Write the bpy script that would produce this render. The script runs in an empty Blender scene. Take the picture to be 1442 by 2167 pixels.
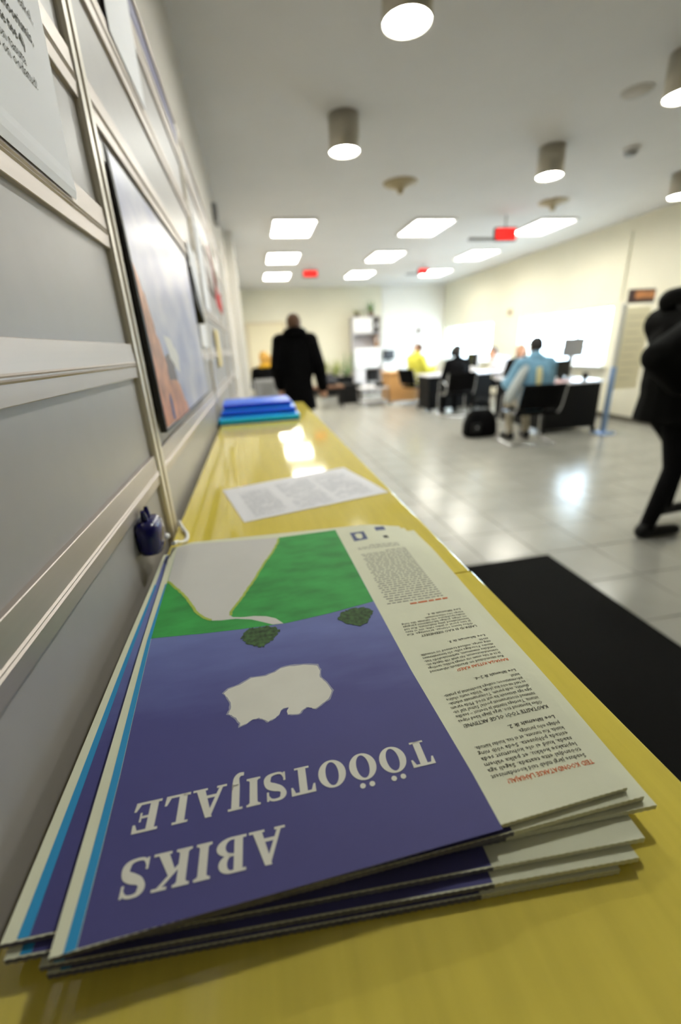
import bpy, bmesh, math, random
import numpy as np
from mathutils import Vector, Matrix
random.seed(7)
scene = bpy.context.scene
COL = scene.collection

# ------------------------------------------------------------------ camera
EYE = 1.38                                   # camera height above the floor
B = [[0.98044597, -0.11285256, 0.16121412],  # world axes seen from the lens (right, down, forward)
     [-0.19100063, -0.34849738, 0.91764282],
     [-0.04737565, -0.9304912, -0.36323776]]
cam_data = bpy.data.cameras.new('camera')
cam = bpy.data.objects.new('camera', cam_data)
COL.objects.link(cam)
cam.matrix_world = Matrix(((B[0][0], -B[0][1], -B[0][2], 0.0),
                           (B[1][0], -B[1][1], -B[1][2], 0.0),
                           (B[2][0], -B[2][1], -B[2][2], EYE),
                           (0, 0, 0, 1)))
cam_data.sensor_fit = 'VERTICAL'
cam_data.sensor_height = 36.0
cam_data.lens = 896.9 / 2167 * 36.0
cam_data.clip_start = 0.01
cam_data.dof.use_dof = True
cam_data.dof.focus_distance = 0.31
cam_data.dof.aperture_fstop = 3.2
scene.camera = cam

# ------------------------------------------------------------------ world, exposure
world = bpy.data.worlds.new('overcast_sky'); scene.world = world
world.use_nodes = True
bg = world.node_tree.nodes['Background']
bg.inputs[0].default_value = (0.68, 0.84, 1.0, 1)
bg.inputs[1].default_value = 23.0
scene.view_settings.view_transform = 'Standard'
scene.view_settings.look = 'None'
scene.view_settings.gamma = 1.0
scene.view_settings.use_curve_mapping = False
scene.view_settings.exposure = 0.1
PANEL_E, SPOT_E = 27.0, 78.0                  # light given off by the ceiling panels and the round lamps

# ------------------------------------------------------------------ helpers
def lin(c):
    return tuple((v / 12.92 if v <= 0.04045 else ((v + 0.055) / 1.055) ** 2.4) for v in c)
def rgb(r, g, b):
    return lin((r / 255, g / 255, b / 255)) + (1,)

MATS = {}
def mat(name, col, rough=0.6, metal=0.0, spec=0.5, noise=None, bump=None, emit=None, coat=0.0, stretch=(1, 1, 1)):
    """noise=(scale, amount) varies the colour, bump=(scale, strength) gives fine relief"""
    if name in MATS: return MATS[name]
    m = bpy.data.materials.new(name); m.use_nodes = True
    nt = m.node_tree; p = nt.nodes['Principled BSDF']
    p.inputs['Base Color'].default_value = col
    p.inputs['Roughness'].default_value = rough
    p.inputs['Metallic'].default_value = metal
    p.inputs['Specular IOR Level'].default_value = spec
    if coat: p.inputs['Coat Weight'].default_value = coat; p.inputs['Coat Roughness'].default_value = 0.08
    if emit:
        p.inputs['Emission Color'].default_value = emit[0]
        p.inputs['Emission Strength'].default_value = emit[1]
    if noise or bump:
        tc = nt.nodes.new('ShaderNodeTexCoord'); mp = nt.nodes.new('ShaderNodeMapping')
        mp.inputs['Scale'].default_value = stretch
        nt.links.new(tc.outputs['Object'], mp.inputs['Vector'])
    if noise:
        n = nt.nodes.new('ShaderNodeTexNoise'); n.inputs['Scale'].default_value = noise[0]; n.inputs['Detail'].default_value = 5
        nt.links.new(mp.outputs[0], n.inputs['Vector'])
        r = nt.nodes.new('ShaderNodeValToRGB')
        a = noise[1]
        r.color_ramp.elements[0].position = 0.3; r.color_ramp.elements[1].position = 0.7
        r.color_ramp.elements[0].color = tuple(c * (1 - a) for c in col[:3]) + (1,)
        r.color_ramp.elements[1].color = tuple(min(1, c * (1 + a)) for c in col[:3]) + (1,)
        nt.links.new(n.outputs['Fac'], r.inputs[0]); nt.links.new(r.outputs[0], p.inputs['Base Color'])
    if bump:
        n2 = nt.nodes.new('ShaderNodeTexNoise'); n2.inputs['Scale'].default_value = bump[0]; n2.inputs['Detail'].default_value = 4
        nt.links.new(mp.outputs[0], n2.inputs['Vector'])
        bp = nt.nodes.new('ShaderNodeBump'); bp.inputs['Strength'].default_value = bump[1]; bp.inputs['Distance'].default_value = 0.005
        nt.links.new(n2.outputs['Fac'], bp.inputs['Height']); nt.links.new(bp.outputs[0], p.inputs['Normal'])
    MATS[name] = m
    return m

def link(name, me, parent=None, loc=None, rot=None):
    o = bpy.data.objects.new(name, me); COL.objects.link(o)
    if parent: o.parent = parent
    if loc is not None: o.location = loc
    if rot is not None: o.rotation_euler = rot
    return o
def tag(o, label, cat, group=None):
    o['label'] = label; o['category'] = cat
    if group: o['group'] = group
    return o
def struct(o): o['kind'] = 'structure'; return o
def thing(name, label, cat, loc=(0, 0, 0), rz=0.0, group=None):
    return tag(link(name, None, None, loc, (0, 0, rz)), label, cat, group)

class MB:
    """collects shapes of one mesh"""
    def __init__(s): s.v = []; s.f = []; s.mi = []; s.sm = []
    def add(s, vs, fs, mi=0, smooth=False):
        k = len(s.v); s.v += [tuple(v) for v in vs]
        s.f += [tuple(i + k for i in f) for f in fs]; s.mi += [mi] * len(fs); s.sm += [smooth] * len(fs)
        return s
    def box(s, x0, x1, y0, y1, z0, z1, mi=0, bev=0.0):
        if bev <= 0:
            v = [(x0, y0, z0), (x1, y0, z0), (x1, y1, z0), (x0, y1, z0), (x0, y0, z1), (x1, y0, z1), (x1, y1, z1), (x0, y1, z1)]
            f = [(0, 3, 2, 1), (4, 5, 6, 7), (0, 1, 5, 4), (1, 2, 6, 5), (2, 3, 7, 6), (3, 0, 4, 7)]
            return s.add(v, f, mi)
        bm = bmesh.new(); bmesh.ops.create_cube(bm, size=1)
        for q in bm.verts: q.co = Vector(((x0 + x1) / 2 + q.co.x * (x1 - x0), (y0 + y1) / 2 + q.co.y * (y1 - y0), (z0 + z1) / 2 + q.co.z * (z1 - z0)))
        bmesh.ops.bevel(bm, geom=bm.edges[:], offset=bev, segments=2, affect='EDGES', profile=0.5)
        return s.addbm(bm, mi)
    def addbm(s, bm, mi=0, smooth=False):
        bm.verts.index_update()
        s.add([q.co[:] for q in bm.verts], [[q.index for q in f.verts] for f in bm.faces], mi, smooth); bm.free(); return s
    def tube(s, pts, r, seg=10, mi=0, closed=False):
        pts = [Vector(p) for p in pts]; n = len(pts); rs = r if isinstance(r, (list, tuple)) else [r] * n
        vs = []; prev = None
        for i, p in enumerate(pts):
            a = pts[i - 1] if i > 0 else p; b = pts[i + 1] if i < n - 1 else p
            t = (b - a).normalized()
            if prev is None:
                e = t.orthogonal().normalized()
            else:
                e = (prev - t * prev.dot(t)).normalized()
            prev = e; g = t.cross(e)
            for k in range(seg):
                an = 2 * math.pi * k / seg
                vs.append(p + (e * math.cos(an) + g * math.sin(an)) * rs[i])
        fs = []
        for i in range(n - 1):
            for k in range(seg):
                fs.append((i * seg + k, i * seg + (k + 1) % seg, (i + 1) * seg + (k + 1) % seg, (i + 1) * seg + k))
        s.add(vs, fs, mi, True)
        s.add(vs[:seg], [tuple(reversed(range(seg)))], mi); s.add(vs[-seg:], [tuple(range(seg))], mi)
        return s
    def lathe(s, prof, c=(0, 0, 0), seg=32, mi=0):
        vs = []; fs = []
        for r, z in prof:
            for k in range(seg):
                a = 2 * math.pi * k / seg; vs.append((c[0] + r * math.cos(a), c[1] + r * math.sin(a), c[2] + z))
        for i in range(len(prof) - 1):
            for k in range(seg):
                fs.append((i * seg + k, i * seg + (k + 1) % seg, (i + 1) * seg + (k + 1) % seg, (i + 1) * seg + k))
        s.add(vs, fs, mi, True)
        return s
    def ell(s, c, r, seg=16, rings=10, mi=0):
        bm = bmesh.new(); bmesh.ops.create_uvsphere(bm, u_segments=seg, v_segments=rings, radius=1)
        for q in bm.verts: q.co = Vector((c[0] + q.co.x * r[0], c[1] + q.co.y * r[1], c[2] + q.co.z * r[2]))
        return s.addbm(bm, mi, True)
    def mesh(s, name, mats):
        me = bpy.data.meshes.new(name); me.from_pydata(s.v, [], s.f)
        for m in (mats if isinstance(mats, (list, tuple)) else [mats]): me.materials.append(m)
        me.polygons.foreach_set('material_index', s.mi); me.polygons.foreach_set('use_smooth', s.sm); me.update()
        return me
    def build(s, name, mats, parent=None, loc=None, rot=None):
        return link(name, s.mesh(name, mats), parent, loc, rot)
def smooth(t): t = max(0.0, min(1.0, t)); return t * t * (3 - 2 * t)

# ------------------------------------------------------------------ materials
M_wall = mat('cream_paint', rgb(230, 226, 206), 0.7, noise=(1.5, 0.03), bump=(80, 0.05))
M_wallw = mat('white_paint', rgb(236, 235, 230), 0.7, noise=(1.5, 0.02))
M_ceil = mat('ceiling_paint', rgb(218, 217, 216), 0.8, noise=(2, 0.02), bump=(120, 0.05))
M_tile = mat('floor_tile', rgb(158, 157, 150), 0.22, noise=(3.5, 0.07), bump=(9, 0.05))
M_grout = mat('grout', rgb(146, 142, 130), 0.8, noise=(20, 0.1))
M_wood = mat('maple_laminate', rgb(228, 208, 90), 0.07, noise=(9, 0.05), stretch=(14, 1, 6), spec=0.5)
M_woodedge = mat('maple_edging', rgb(214, 170, 84), 0.4, noise=(12, 0.08))
M_panel = mat('grey_laminate_panel', rgb(172, 168, 166), 0.40, noise=(30, 0.02), spec=0.4)
M_alu = mat('brushed_aluminium', rgb(182, 172, 164), 0.42, metal=0.5, noise=(60, 0.05), stretch=(1, 0.02, 1))
M_chrome = mat('chrome', rgb(210, 212, 216), 0.15, metal=1.0)
M_steel = mat('blue_reflection_steel', rgb(150, 178, 222), 0.3, metal=0.6)  # steel with a blue reflection put into its colour
M_indigo = mat('indigo_strip', rgb(62, 58, 112), 0.4)
M_paper = mat('white_paper', rgb(236, 236, 240), 0.65, noise=(6, 0.02))
M_news = mat('newsprint', rgb(230, 231, 204), 0.8, noise=(25, 0.03), bump=(60, 0.08))
M_ink = mat('black_ink', rgb(66, 64, 54), 0.8)
M_grey_ink = mat('grey_ink', rgb(150, 148, 138), 0.8)
M_orange_ink = mat('orange_ink', rgb(220, 104, 42), 0.8)
M_white_ink = mat('white_print', rgb(228, 226, 214), 0.75, noise=(40, 0.03))
M_inkedge = mat('inked_page_edges', rgb(104, 104, 122), 0.8, noise=(90, 0.25))
M_cyan = mat('cyan_print', rgb(40, 150, 205), 0.7)
M_green = mat('meadow_print', rgb(52, 158, 70), 0.75, noise=(30, 0.22), stretch=(1, 2.2, 1))
M_lime = mat('meadow_rim_print', rgb(176, 196, 80), 0.75)
M_tree = mat('tree_print', rgb(58, 88, 46), 0.8, noise=(260, 0.6))
M_path = mat('path_print', rgb(214, 212, 206), 0.75, noise=(10, 0.03))
M_black = mat('black_fabric', rgb(7, 7, 8), 0.9, noise=(20, 0.3), bump=(60, 0.2), spec=0.12)
M_blackpl = mat('black_plastic', rgb(9, 9, 10), 0.5, spec=0.25)
M_mat = mat('black_entrance_mat', rgb(9, 9, 8), 0.95, noise=(140, 0.35), bump=(400, 0.6), spec=0.15)
M_deskblk = mat('black_desk_panel', rgb(6, 6, 7), 0.6, noise=(8, 0.1), spec=0.2)
M_desktop = mat('white_desk_top', rgb(226, 226, 232), 0.3)
M_whitepl = mat('white_plastic', rgb(232, 232, 232), 0.4)
M_greypl = mat('grey_plastic', rgb(150, 150, 150), 0.5)
M_beech = mat('beech', rgb(200, 152, 96), 0.45, noise=(6, 0.12), stretch=(12, 1, 1))
M_dkwood = mat('brown_wood', rgb(120, 84, 60), 0.5, noise=(6, 0.15), stretch=(1, 8, 1))
M_leaf = mat('green_leaf', rgb(96, 140, 60), 0.5, noise=(8, 0.3))
M_leafy = mat('yellow_green_leaf', rgb(158, 166, 88), 0.5, noise=(8, 0.25))
M_skin = mat('skin', rgb(214, 160, 128), 0.5, noise=(18, 0.06))
M_dkhair = mat('dark_hair', rgb(30, 24, 22), 0.6, noise=(60, 0.4), bump=(150, 0.5))
M_brhair = mat('brown_hair', rgb(92, 62, 38), 0.6, noise=(60, 0.4), bump=(150, 0.5))
M_blond = mat('blond_hair', rgb(196, 148, 62), 0.6, noise=(60, 0.3), bump=(150, 0.5))
M_eye = mat('eye', rgb(40, 34, 30), 0.2)
M_lip = mat('lips', rgb(170, 96, 88), 0.5)
M_lampcase = mat('lamp_housing', rgb(186, 180, 166), 0.35, metal=0.4)
M_panelglow = mat('panel_glow', (1, 1, 1, 1), 0.6, emit=(rgb(255, 249, 234), PANEL_E))
M_spotglow = mat('spot_glow', (1, 1, 1, 1), 0.6, emit=(rgb(250, 252, 240), SPOT_E))
M_bulb = mat('bulb_glow', (1, 1, 1, 1), 0.6, emit=(rgb(255, 255, 248), SPOT_E * 5))
M_led = mat('red_led', rgb(120, 8, 8), 0.5, emit=(rgb(255, 40, 34), 1.6))
M_leddark = mat('led_off', rgb(70, 4, 6), 0.5)
M_red = mat('red_fabric', rgb(206, 44, 30), 0.6)
def glass_mat():
    m = bpy.data.materials.new('window_glass'); m.use_nodes = True; nt = m.node_tree; nt.nodes.clear()
    o = nt.nodes.new('ShaderNodeOutputMaterial'); mx = nt.nodes.new('ShaderNodeMixShader')
    t = nt.nodes.new('ShaderNodeBsdfTransparent'); g = nt.nodes.new('ShaderNodeBsdfGlossy')
    t.inputs[0].default_value = (0.93, 0.96, 0.97, 1); g.inputs['Roughness'].default_value = 0.03
    mx.inputs[0].default_value = 0.05
    nt.links.new(t.outputs[0], mx.inputs[1]); nt.links.new(g.outputs[0], mx.inputs[2])
    nt.links.new(mx.outputs[0], o.inputs[0]); return m
M_glass = glass_mat()

# ------------------------------------------------------------------ the room shell
XL, XR, Y0, Y1, ZC = -0.231, 5.95, -4.5, 13.6, 3.0
floor = struct(MB().box(XL - .1, XR + .3, Y0 - .1, Y1 + .1, -0.2, -0.004).build('floor', M_grout))
# tiles: the nearest visible ones are pieces of their own
TS = 0.40; tm = MB().box(0, TS - .005, 0, TS - .005, -0.012, 0.0, bev=0.0015).mesh('tile', M_tile)
def project(p):
    d = (p[0], p[1], p[2] - EYE)
    c = [sum(B[i][k] * d[i] for i in range(3)) for k in range(3)]
    if c[2] < 0.05: return None
    return 721 + 896.9 * c[0] / c[2], 1083.5 + 896.9 * c[1] / c[2], c[2]
cells = []
nx = int((XR - XL) / TS) + 1; ny = int((Y1 - Y0) / TS) + 1
for i in range(nx):
    for j in range(ny):
        x, y = XL + i * TS, Y0 + j * TS
        vis = False
        for fx in (0, 1):
            for fy in (0, 1):
                q = project((x + fx * TS, y + fy * TS, 0))
                if q and -10 < q[0] < 1452 and -10 < q[1] < 2177: vis = True
        hidden = x + TS < 0.19 and y < 2.2      # under the counter
        cells.append((vis and x + TS > 0.5 and not hidden, y + 0.3 * x, x, y))
seen = sorted([c for c in cells if c[0]], key=lambda c: c[1])
single = set((c[2], c[3]) for c in seen[:300])
for x, y in sorted(single, key=lambda c: c[1]): link('tile', tm, floor, (x, y, 0))
rest = MB()
for c in cells:
    if (c[2], c[3]) not in single:
        x1, y1 = min(c[2] + TS - .005, XR), min(c[3] + TS - .005, Y1)
        if x1 - c[2] > 0.02 and y1 - c[3] > 0.02: rest.box(c[2], x1, c[3], y1, -0.012, 0.0)
ro = rest.build('tile_field', M_tile, floor); ro['kind'] = 'stuff'

ceiling = struct(MB().box(XL - .1, XR + .3, Y0 - .1, Y1 + .1, ZC, ZC + .15).build('ceiling', M_ceil))
struct(MB().box(XL - .1, XL, Y0 - .1, Y1 + .1, -0.004, ZC).build('wall_left', mat('greige_paint', rgb(198, 192, 182), .75, noise=(1.5, .03))))
struct(MB().box(XL - .1, XR + .3, Y1, Y1 + .1, -0.004, ZC).build('wall_far', M_wall))
struct(MB().box(XL - .1, XR + .3, Y0 - .1, Y0, -0.004, ZC).build('wall_back', mat('dark_back_wall', rgb(110, 106, 98), .7, noise=(2, .05))))
WIN = [(6.77, 9.42, 0.86, 1.83), (10.62, 13.38, 0.86, 1.80)]
w = MB(); ys = [Y0]
for a, b, z0, z1 in WIN:
    w.box(XR, XR + .3, ys[-1], a, -0.004, ZC); w.box(XR, XR + .3, a, b, -0.004, z0); w.box(XR, XR + .3, a, b, z1, ZC); ys.append(b)
w.box(XR, XR + .3, ys[-1], Y1, -0.004, ZC)
struct(w.build('wall_right', M_wall))
for k, (a, b, z0, z1) in enumerate(WIN):
    e = struct(link('window_%d' % (k + 1), None, None, (XR + .12, (a + b) / 2, z0)))
    f = MB(); W = (b - a) / 2; H = z1 - z0; t = .05
    f.box(-.03, .03, -W, W, 0, t); f.box(-.03, .03, -W, W, H - t, H); f.box(-.03, .03, -W, -W + t, t, H - t); f.box(-.03, .03, W - t, W, t, H - t)
    f.build('window_frame', M_whitepl, e)
    for s in (-1, 1):
        MB().box(-.025, .025, s * W / 3 - .02, s * W / 3 + .02, t, H - t).build('mullion', M_whitepl, e)
    for s in range(3):
        y0 = -W + t if s == 0 else (-W / 3 + .02 if s == 1 else W / 3 + .02); y1 = -W / 3 - .02 if s == 0 else (W / 3 - .02 if s == 1 else W - t)
        MB().box(-.004, .004, y0, y1, t, H - t).build('pane', M_glass, e)
    MB().box(-.24, -.03, -W - .04, W + .04, -.035, -.001, bev=.004).build('window_sill', M_whitepl, e)
# pilaster on the left wall, conduit on the right wall, door on the far wall
struct(MB().box(XL, -0.10, 7.3, 7.75, 0, ZC, bev=.004).build('trim_1', M_wallw))
struct(MB().box(XR - .03, XR, 6.60, 6.65, 1.86, 2.82, bev=.004).build('trim_2', M_wall))
struct(MB().box(3.95, XR, Y1 - .03, Y1, 0, ZC).build('trim_3', M_wallw))
dr = struct(link('door_1', None, None, (0.45, Y1 - .03, 0)))
MB().box(-.5, .5, 0, .03, 0, 2.08).build('door_leaf', mat('cream_door', rgb(232, 222, 190), 0.5), dr)
d = MB(); d.box(-.57, -.5, -.02, .03, 0, 2.14); d.box(.5, .57, -.02, .03, 0, 2.14); d.box(-.5, .5, -.02, .03, 2.08, 2.14); d.build('door_frame', mat('beige_frame', rgb(214, 200, 170), 0.5), dr)
MB().tube([(.40, -.01, 1.02), (.40, -.06, 1.02), (.29, -.06, 1.02)], .011).build('handle', M_chrome, dr)
struct(MB().box(XR - .015, XR, Y0, Y1, 0.0, 0.08, bev=.003).build('baseboard_right', mat('dark_skirting', rgb(96, 92, 80), 0.5)))
struct(MB().box(XL, XR - .02, Y1 - .045, Y1 - .031, 0.0, 0.08, bev=.003).build('baseboard_far', MATS['dark_skirting']))
# outside: pale ground and hedges, over-bright beyond the panes
struct(MB().box(XR + .3, 60, -30, 60, -0.5, -0.3).build('ground', mat('pale_paving', rgb(170, 172, 172), 0.9, noise=(0.5, 0.1))))

# ------------------------------------------------------------------ exhibition partition on the left
PANEL_X, RAIL_X, POST_X = -0.1630, -0.1575, -0.1550
PZ = [EYE + q for q in (-0.457, -0.307, -0.157, -0.005, 0.147, 0.292, 0.443, 0.588)]   # rail centres
RH = 0.0215
POSTS = [-0.415, 0.672, 1.76, 2.85, 3.52]
part = thing('display_partition', 'grey slatted display partition with aluminium posts and rails along the left wall', 'partition', (0, 0, 0))
TOPZ = EYE + 0.672
def post_mesh():
    m = MB(); w = .0235
    # base web plus two ridges with a groove between them
    prof = [(-w, PANEL_X - .03), (-w, POST_X - .004), (-w + .003, POST_X), (-.006, POST_X), (-.0035, POST_X - .006), (.0035, POST_X - .006), (.006, POST_X), (w - .003, POST_X), (w, POST_X - .004), (w, PANEL_X - .03)]
    n = len(prof); vs = [(x, y, z) for z in (0.0, TOPZ) for y, x in prof]
    fs = [(i, i + 1, n + i + 1, n + i) for i in range(n - 1)] + [tuple(range(n, 2 * n)), (n - 1, 0, n, 2 * n - 1)]
    m.add(vs, fs); return m.mesh('post', MATS['pale_aluminium_post'])
M_post = mat('pale_aluminium_post', rgb(216, 208, 194), .36, metal=.2)
pm = post_mesh()
for y in POSTS: link('post', pm, part, (0, y, 0))
def rail_mesh(L):
    m = MB()
    prof = [(-RH, PANEL_X - .01), (-RH, RAIL_X - .0006), (-RH + .0006, RAIL_X), (-.0075, RAIL_X + .0006), (-.0060, RAIL_X + .0022), (-.0048, RAIL_X + .0004), (-.0036, RAIL_X + .0004), (-.0024, RAIL_X + .0022), (-.0010, RAIL_X + .0008), (RH - .0006, RAIL_X), (RH, RAIL_X - .0006), (RH, PANEL_X - .01)]
    n = len(prof); vs = [(x, y, z) for y in (0.0, L) for z, x in prof]
    m.add(vs, [(i, n + i, n + i + 1, i + 1) for i in range(n - 1)]); return m.mesh('rail', M_alu)
for k in range(len(POSTS) - 1):
    a, b = POSTS[k] + .0236, POSTS[k + 1] - .0236
    rm = rail_mesh(b - a)
    zs = [0.05] + PZ + [TOPZ]
    for z in PZ: link('rail', rm, part, (0, a, z))
    for i in range(len(zs) - 1):
        z0 = zs[i] + (RH if i else 0); z1 = zs[i + 1] - (RH if i < len(zs) - 2 else 0.0)
        MB().box(PANEL_X - .012, PANEL_X, 0, b - a, z0, z1).build('panel', M_panel, part, (0, a, 0))
    c = MB().box(PANEL_X - .012, RAIL_X + .002, 0, b - a, TOPZ, TOPZ + .012, bev=.002).build('top_cap', M_alu, part, (0, a, 0))
fs = MB().box(PANEL_X, PANEL_X + .006, POSTS[1] + .03, POSTS[2] - .03, EYE + .615, EYE + .655, bev=.0015).build('indigo_strip', M_indigo, part)
fs['label'] = 'indigo strip along the top of the partition'

# ------------------------------------------------------------------ counter
CZ = EYE - 0.26
ctr = thing('counter', 'long narrow maple laminate counter with a butt joint running beside the partition', 'counter', (0.04, 1.0, 0))
JY = 0.4155
def board(y0, y1, x0, x1):
    m = MB().box(x0 - .04, x1 - .04, y0 - 1, y1 - 1, CZ - .028, CZ, bev=.0012)
    return m.build('worktop', M_wood, ctr)
board(JY + .0006, 2.27, -.1495, .2285)
board(-0.75, JY - .0006, -.1505, .2300)
for y in (-0.7, 0.35, 1.3, 2.2):
    MB().box(-.17, .15, y - 1 - .012, y - 1 + .012, 0, CZ - .028).build('side_panel', M_wood, ctr)
for y0, y1 in ((-.688, .338), (.362, 1.288), (1.312, 2.188)):
    MB().box(.125, .143, y0 - 1, y1 - 1, 0.06, CZ - .0285).build('front_panel', M_wood, ctr)

# ------------------------------------------------------------------ newspapers
def sky_print():
    m = bpy.data.materials.new('sky_print'); m.use_nodes = True; nt = m.node_tree; p = nt.nodes['Principled BSDF']
    p.inputs['Roughness'].default_value = 0.72
    tc = nt.nodes.new('ShaderNodeTexCoord'); sx = nt.nodes.new('ShaderNodeSeparateXYZ'); mr = nt.nodes.new('ShaderNodeMapRange')
    n = nt.nodes.new('ShaderNodeTexNoise'); n.inputs['Scale'].default_value = 18; n.inputs['Detail'].default_value = 6
    mp = nt.nodes.new('ShaderNodeMapping'); mp.inputs['Scale'].default_value = (1, 3, 1)
    nt.links.new(tc.outputs['Object'], mp.inputs[0]); nt.links.new(mp.outputs[0], n.inputs['Vector'])
    nt.links.new(tc.outputs['Object'], sx.inputs[0])
    mr.inputs['From Min'].default_value = .12; mr.inputs['From Max'].default_value = .36
    nt.links.new(sx.outputs['Y'], mr.inputs['Value'])
    ad = nt.nodes.new('ShaderNodeMath'); ad.operation = 'MULTIPLY_ADD'; ad.inputs[1].default_value = 0.35
    sb = nt.nodes.new('ShaderNodeMath'); sb.operation = 'SUBTRACT'; sb.inputs[1].default_value = 0.17
    nt.links.new(n.outputs['Fac'], ad.inputs[0]); nt.links.new(mr.outputs[0], ad.inputs[2]); nt.links.new(ad.outputs[0], sb.inputs[0])
    r = nt.nodes.new('ShaderNodeValToRGB')
    r.color_ramp.elements[0].color = rgb(72, 70, 128); r.color_ramp.elements[1].color = rgb(112, 124, 186)
    e = r.color_ramp.elements.new(0.5); e.color = rgb(74, 74, 138)
    nt.links.new(sb.outputs[0], r.inputs[0]); nt.links.new(r.outputs[0], p.inputs['Base Color']); return m
M_sky = sky_print()

# corners (near-left, near-right, far-right, far-left) of the six papers, top one first; sheets rest on one another
PAPERS = [
    [(-.1150, .1236), (.1785, .1334), (.1790, .5376), (-.1375, .5535)],
    [(-.1130, .1262), (.1860, .1290), (.1860, .5340), (-.1380, .5500)],
    [(-.1425, .1373), (.1915, .1255), (.1980, .5280), (-.1470, .5450)],
    [(-.1400, .1330), (.1740, .1145), (.2000, .5230), (-.1475, .5400)],
    [(-.1250, .1290), (.1660, .1090), (.1900, .5180), (-.1420, .5380)],
    [(-.1222, .1274), (.1550, .1082), (.1850, .5160), (-.1370, .5360)]]
PZTOP = [CZ + .0224, CZ + .0188, CZ + .0151, CZ + .0114, CZ + .0076, CZ + .0038]
def bend(x, y, i):
    """height of the page above its flat level: far corner droops, right column swells a little"""
    k = (5 - i) / 5.0
    z = -.0085 * k * smooth((x - .125) / .07) * smooth((y - .44) / .09)
    z += .0030 * k * smooth((x - .105) / .05) * math.exp(-((y - .22) / .06) ** 2)
    z += .0003 * math.sin(x * 23 + i) * math.sin(y * 17 + 2 * i) * k
    z -= .0050 * k * smooth((-.105 - x) / .035) * smooth((y - .30) / .2)
    return z
LIFT = 0.00010
def page_map(i):
    def f(x, y, lift=0): return (x, y, PZTOP[i] + bend(x, y, i) + lift)
    return f
def quad_pt(q, u, v):
    a = Vector(q[0]).lerp(Vector(q[1]), u); b = Vector(q[3]).lerp(Vector(q[2]), u); return a.lerp(b, v)
def newspaper_body(i, parent):
    q = PAPERS[i]; f = page_map(i); nu, nv = 150, 60; t = .0035
    m = MB(); top = []; bot = []
    for v in range(nv + 1):
        for u in range(nu + 1):
            p = quad_pt(q, u / nu, v / nv)
            if v == 0: p.y += .00014 * (1 if u % 2 else -1)          # saw-cut edge of newsprint
            if v == nv: p.y += .00014 * (1 if u % 2 else -1)
            r = .0
            uu, vv = u / nu, v / nv
            top.append(f(p.x, p.y)); 
            zb = CZ + .0001 if i == 5 else page_map(i + 1)(p.x, p.y)[2] + .0004
            bot.append((p.x, p.y, zb))
    n = nu + 1; off = len(top); fs = []
    for v in range(nv):
        for u in range(nu):
            a = v * n + u; fs.append((a, a + 1, a + n + 1, a + n)); fs.append((off + a, off + a + n, off + a + n + 1, off + a + 1))
    edge = []
    for u in range(nu):
        edge.append((u, off + u, off + u + 1, u + 1)); a = nv * n + u; fs.append((a, a + 1, off + a + 1, off + a))
    for v in range(nv):
        a = v * n; fs.append((a, a + n, off + a + n, off + a)); a = v * n + nu; fs.append((a, off + a, off + a + n, a + n))
    m.add(top + bot, fs, 0, False); nf = len(m.f)
    for u, e in enumerate(edge): m.f.append(e); m.mi.append(1 if u / nu < .73 else 0); m.sm.append(False)
    return m.build('pages', [M_news, M_inkedge], parent)
def decal(name, poly, material, parent, i=0, lift=LIFT, cell=.005):
    """flat print: a polygon laid on the page, cut into cells so that it follows the page's bend"""
    f = page_map(i)
    bm = bmesh.new(); vs = [bm.verts.new((p[0], p[1], 0)) for p in poly]; bm.faces.new(vs); bm.normal_update()
    bmesh.ops.triangulate(bm, faces=bm.faces[:], ngon_method='EAR_CLIP')
    xs = [p[0] for p in poly]; ys = [p[1] for p in poly]
    for ax, lo, hi in ((0, min(xs), max(xs)), (1, min(ys), max(ys))):
        c = math.floor(lo / cell) * cell + cell
        while c < hi:
            co = [0, 0, 0]; no = [0, 0, 0]; co[ax] = c; no[ax] = 1
            bmesh.ops.bisect_plane(bm, geom=bm.verts[:] + bm.edges[:] + bm.faces[:], plane_co=co, plane_no=no); c += cell
    bmesh.ops.recalc_face_normals(bm, faces=bm.faces[:])
    for fc in bm.faces:
        if fc.normal.z < 0: fc.normal_flip()
    for v in bm.verts: v.co = Vector(f(v.co.x, v.co.y, lift))
    return MB().addbm(bm).build(name, material, parent)
def picture_quad(i):
    q = PAPERS[i]; q0 = PAPERS[0]
    # picture corners of the top paper, expressed in its own page coordinates
    return [quad_pt(q, 0.036, 0.0016), quad_pt(q, 0.731, 0.0016), quad_pt(q, 0.705, 0.9985), quad_pt(q, 0.010, 0.99)]
NEWS_LABEL = ['topmost newspaper of the stack, blue cover headed ABIKS TÖÖOTSIJALE with cloud and meadow',
              'newspaper directly under the topmost one in the stack on the counter',
              'third newspaper from the top, shifted left so its cyan stripe shows',
              'fourth newspaper from the top of the stack on the counter',
              'newspaper second from the bottom of the stack on the counter',
              'bottom newspaper of the stack, lying on the maple counter']
news = []
for i in range(6):
    t = thing('newspaper', NEWS_LABEL[i], 'newspaper', (0, 0, 0), 0, 'free newspapers stacked on the counter'); news.append(t)
    newspaper_body(i, t)
    pq = picture_quad(i)
    if i: decal('cover_picture', [tuple(p) for p in pq], M_sky, t, i)
    c0, c1 = quad_pt(PAPERS[i], .020, .0016), quad_pt(PAPERS[i], .036, .0016)
    e0, e1 = quad_pt(PAPERS[i], .0362, .80), quad_pt(PAPERS[i], .0405, .80)
    if i: decal('cyan_stripe', [tuple(c0), tuple(c1), tuple(quad_pt(PAPERS[i], .018, .8)), tuple(quad_pt(PAPERS[i], .012, .8))], M_cyan, t, i, 2 * LIFT)
top = news[0]
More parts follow.
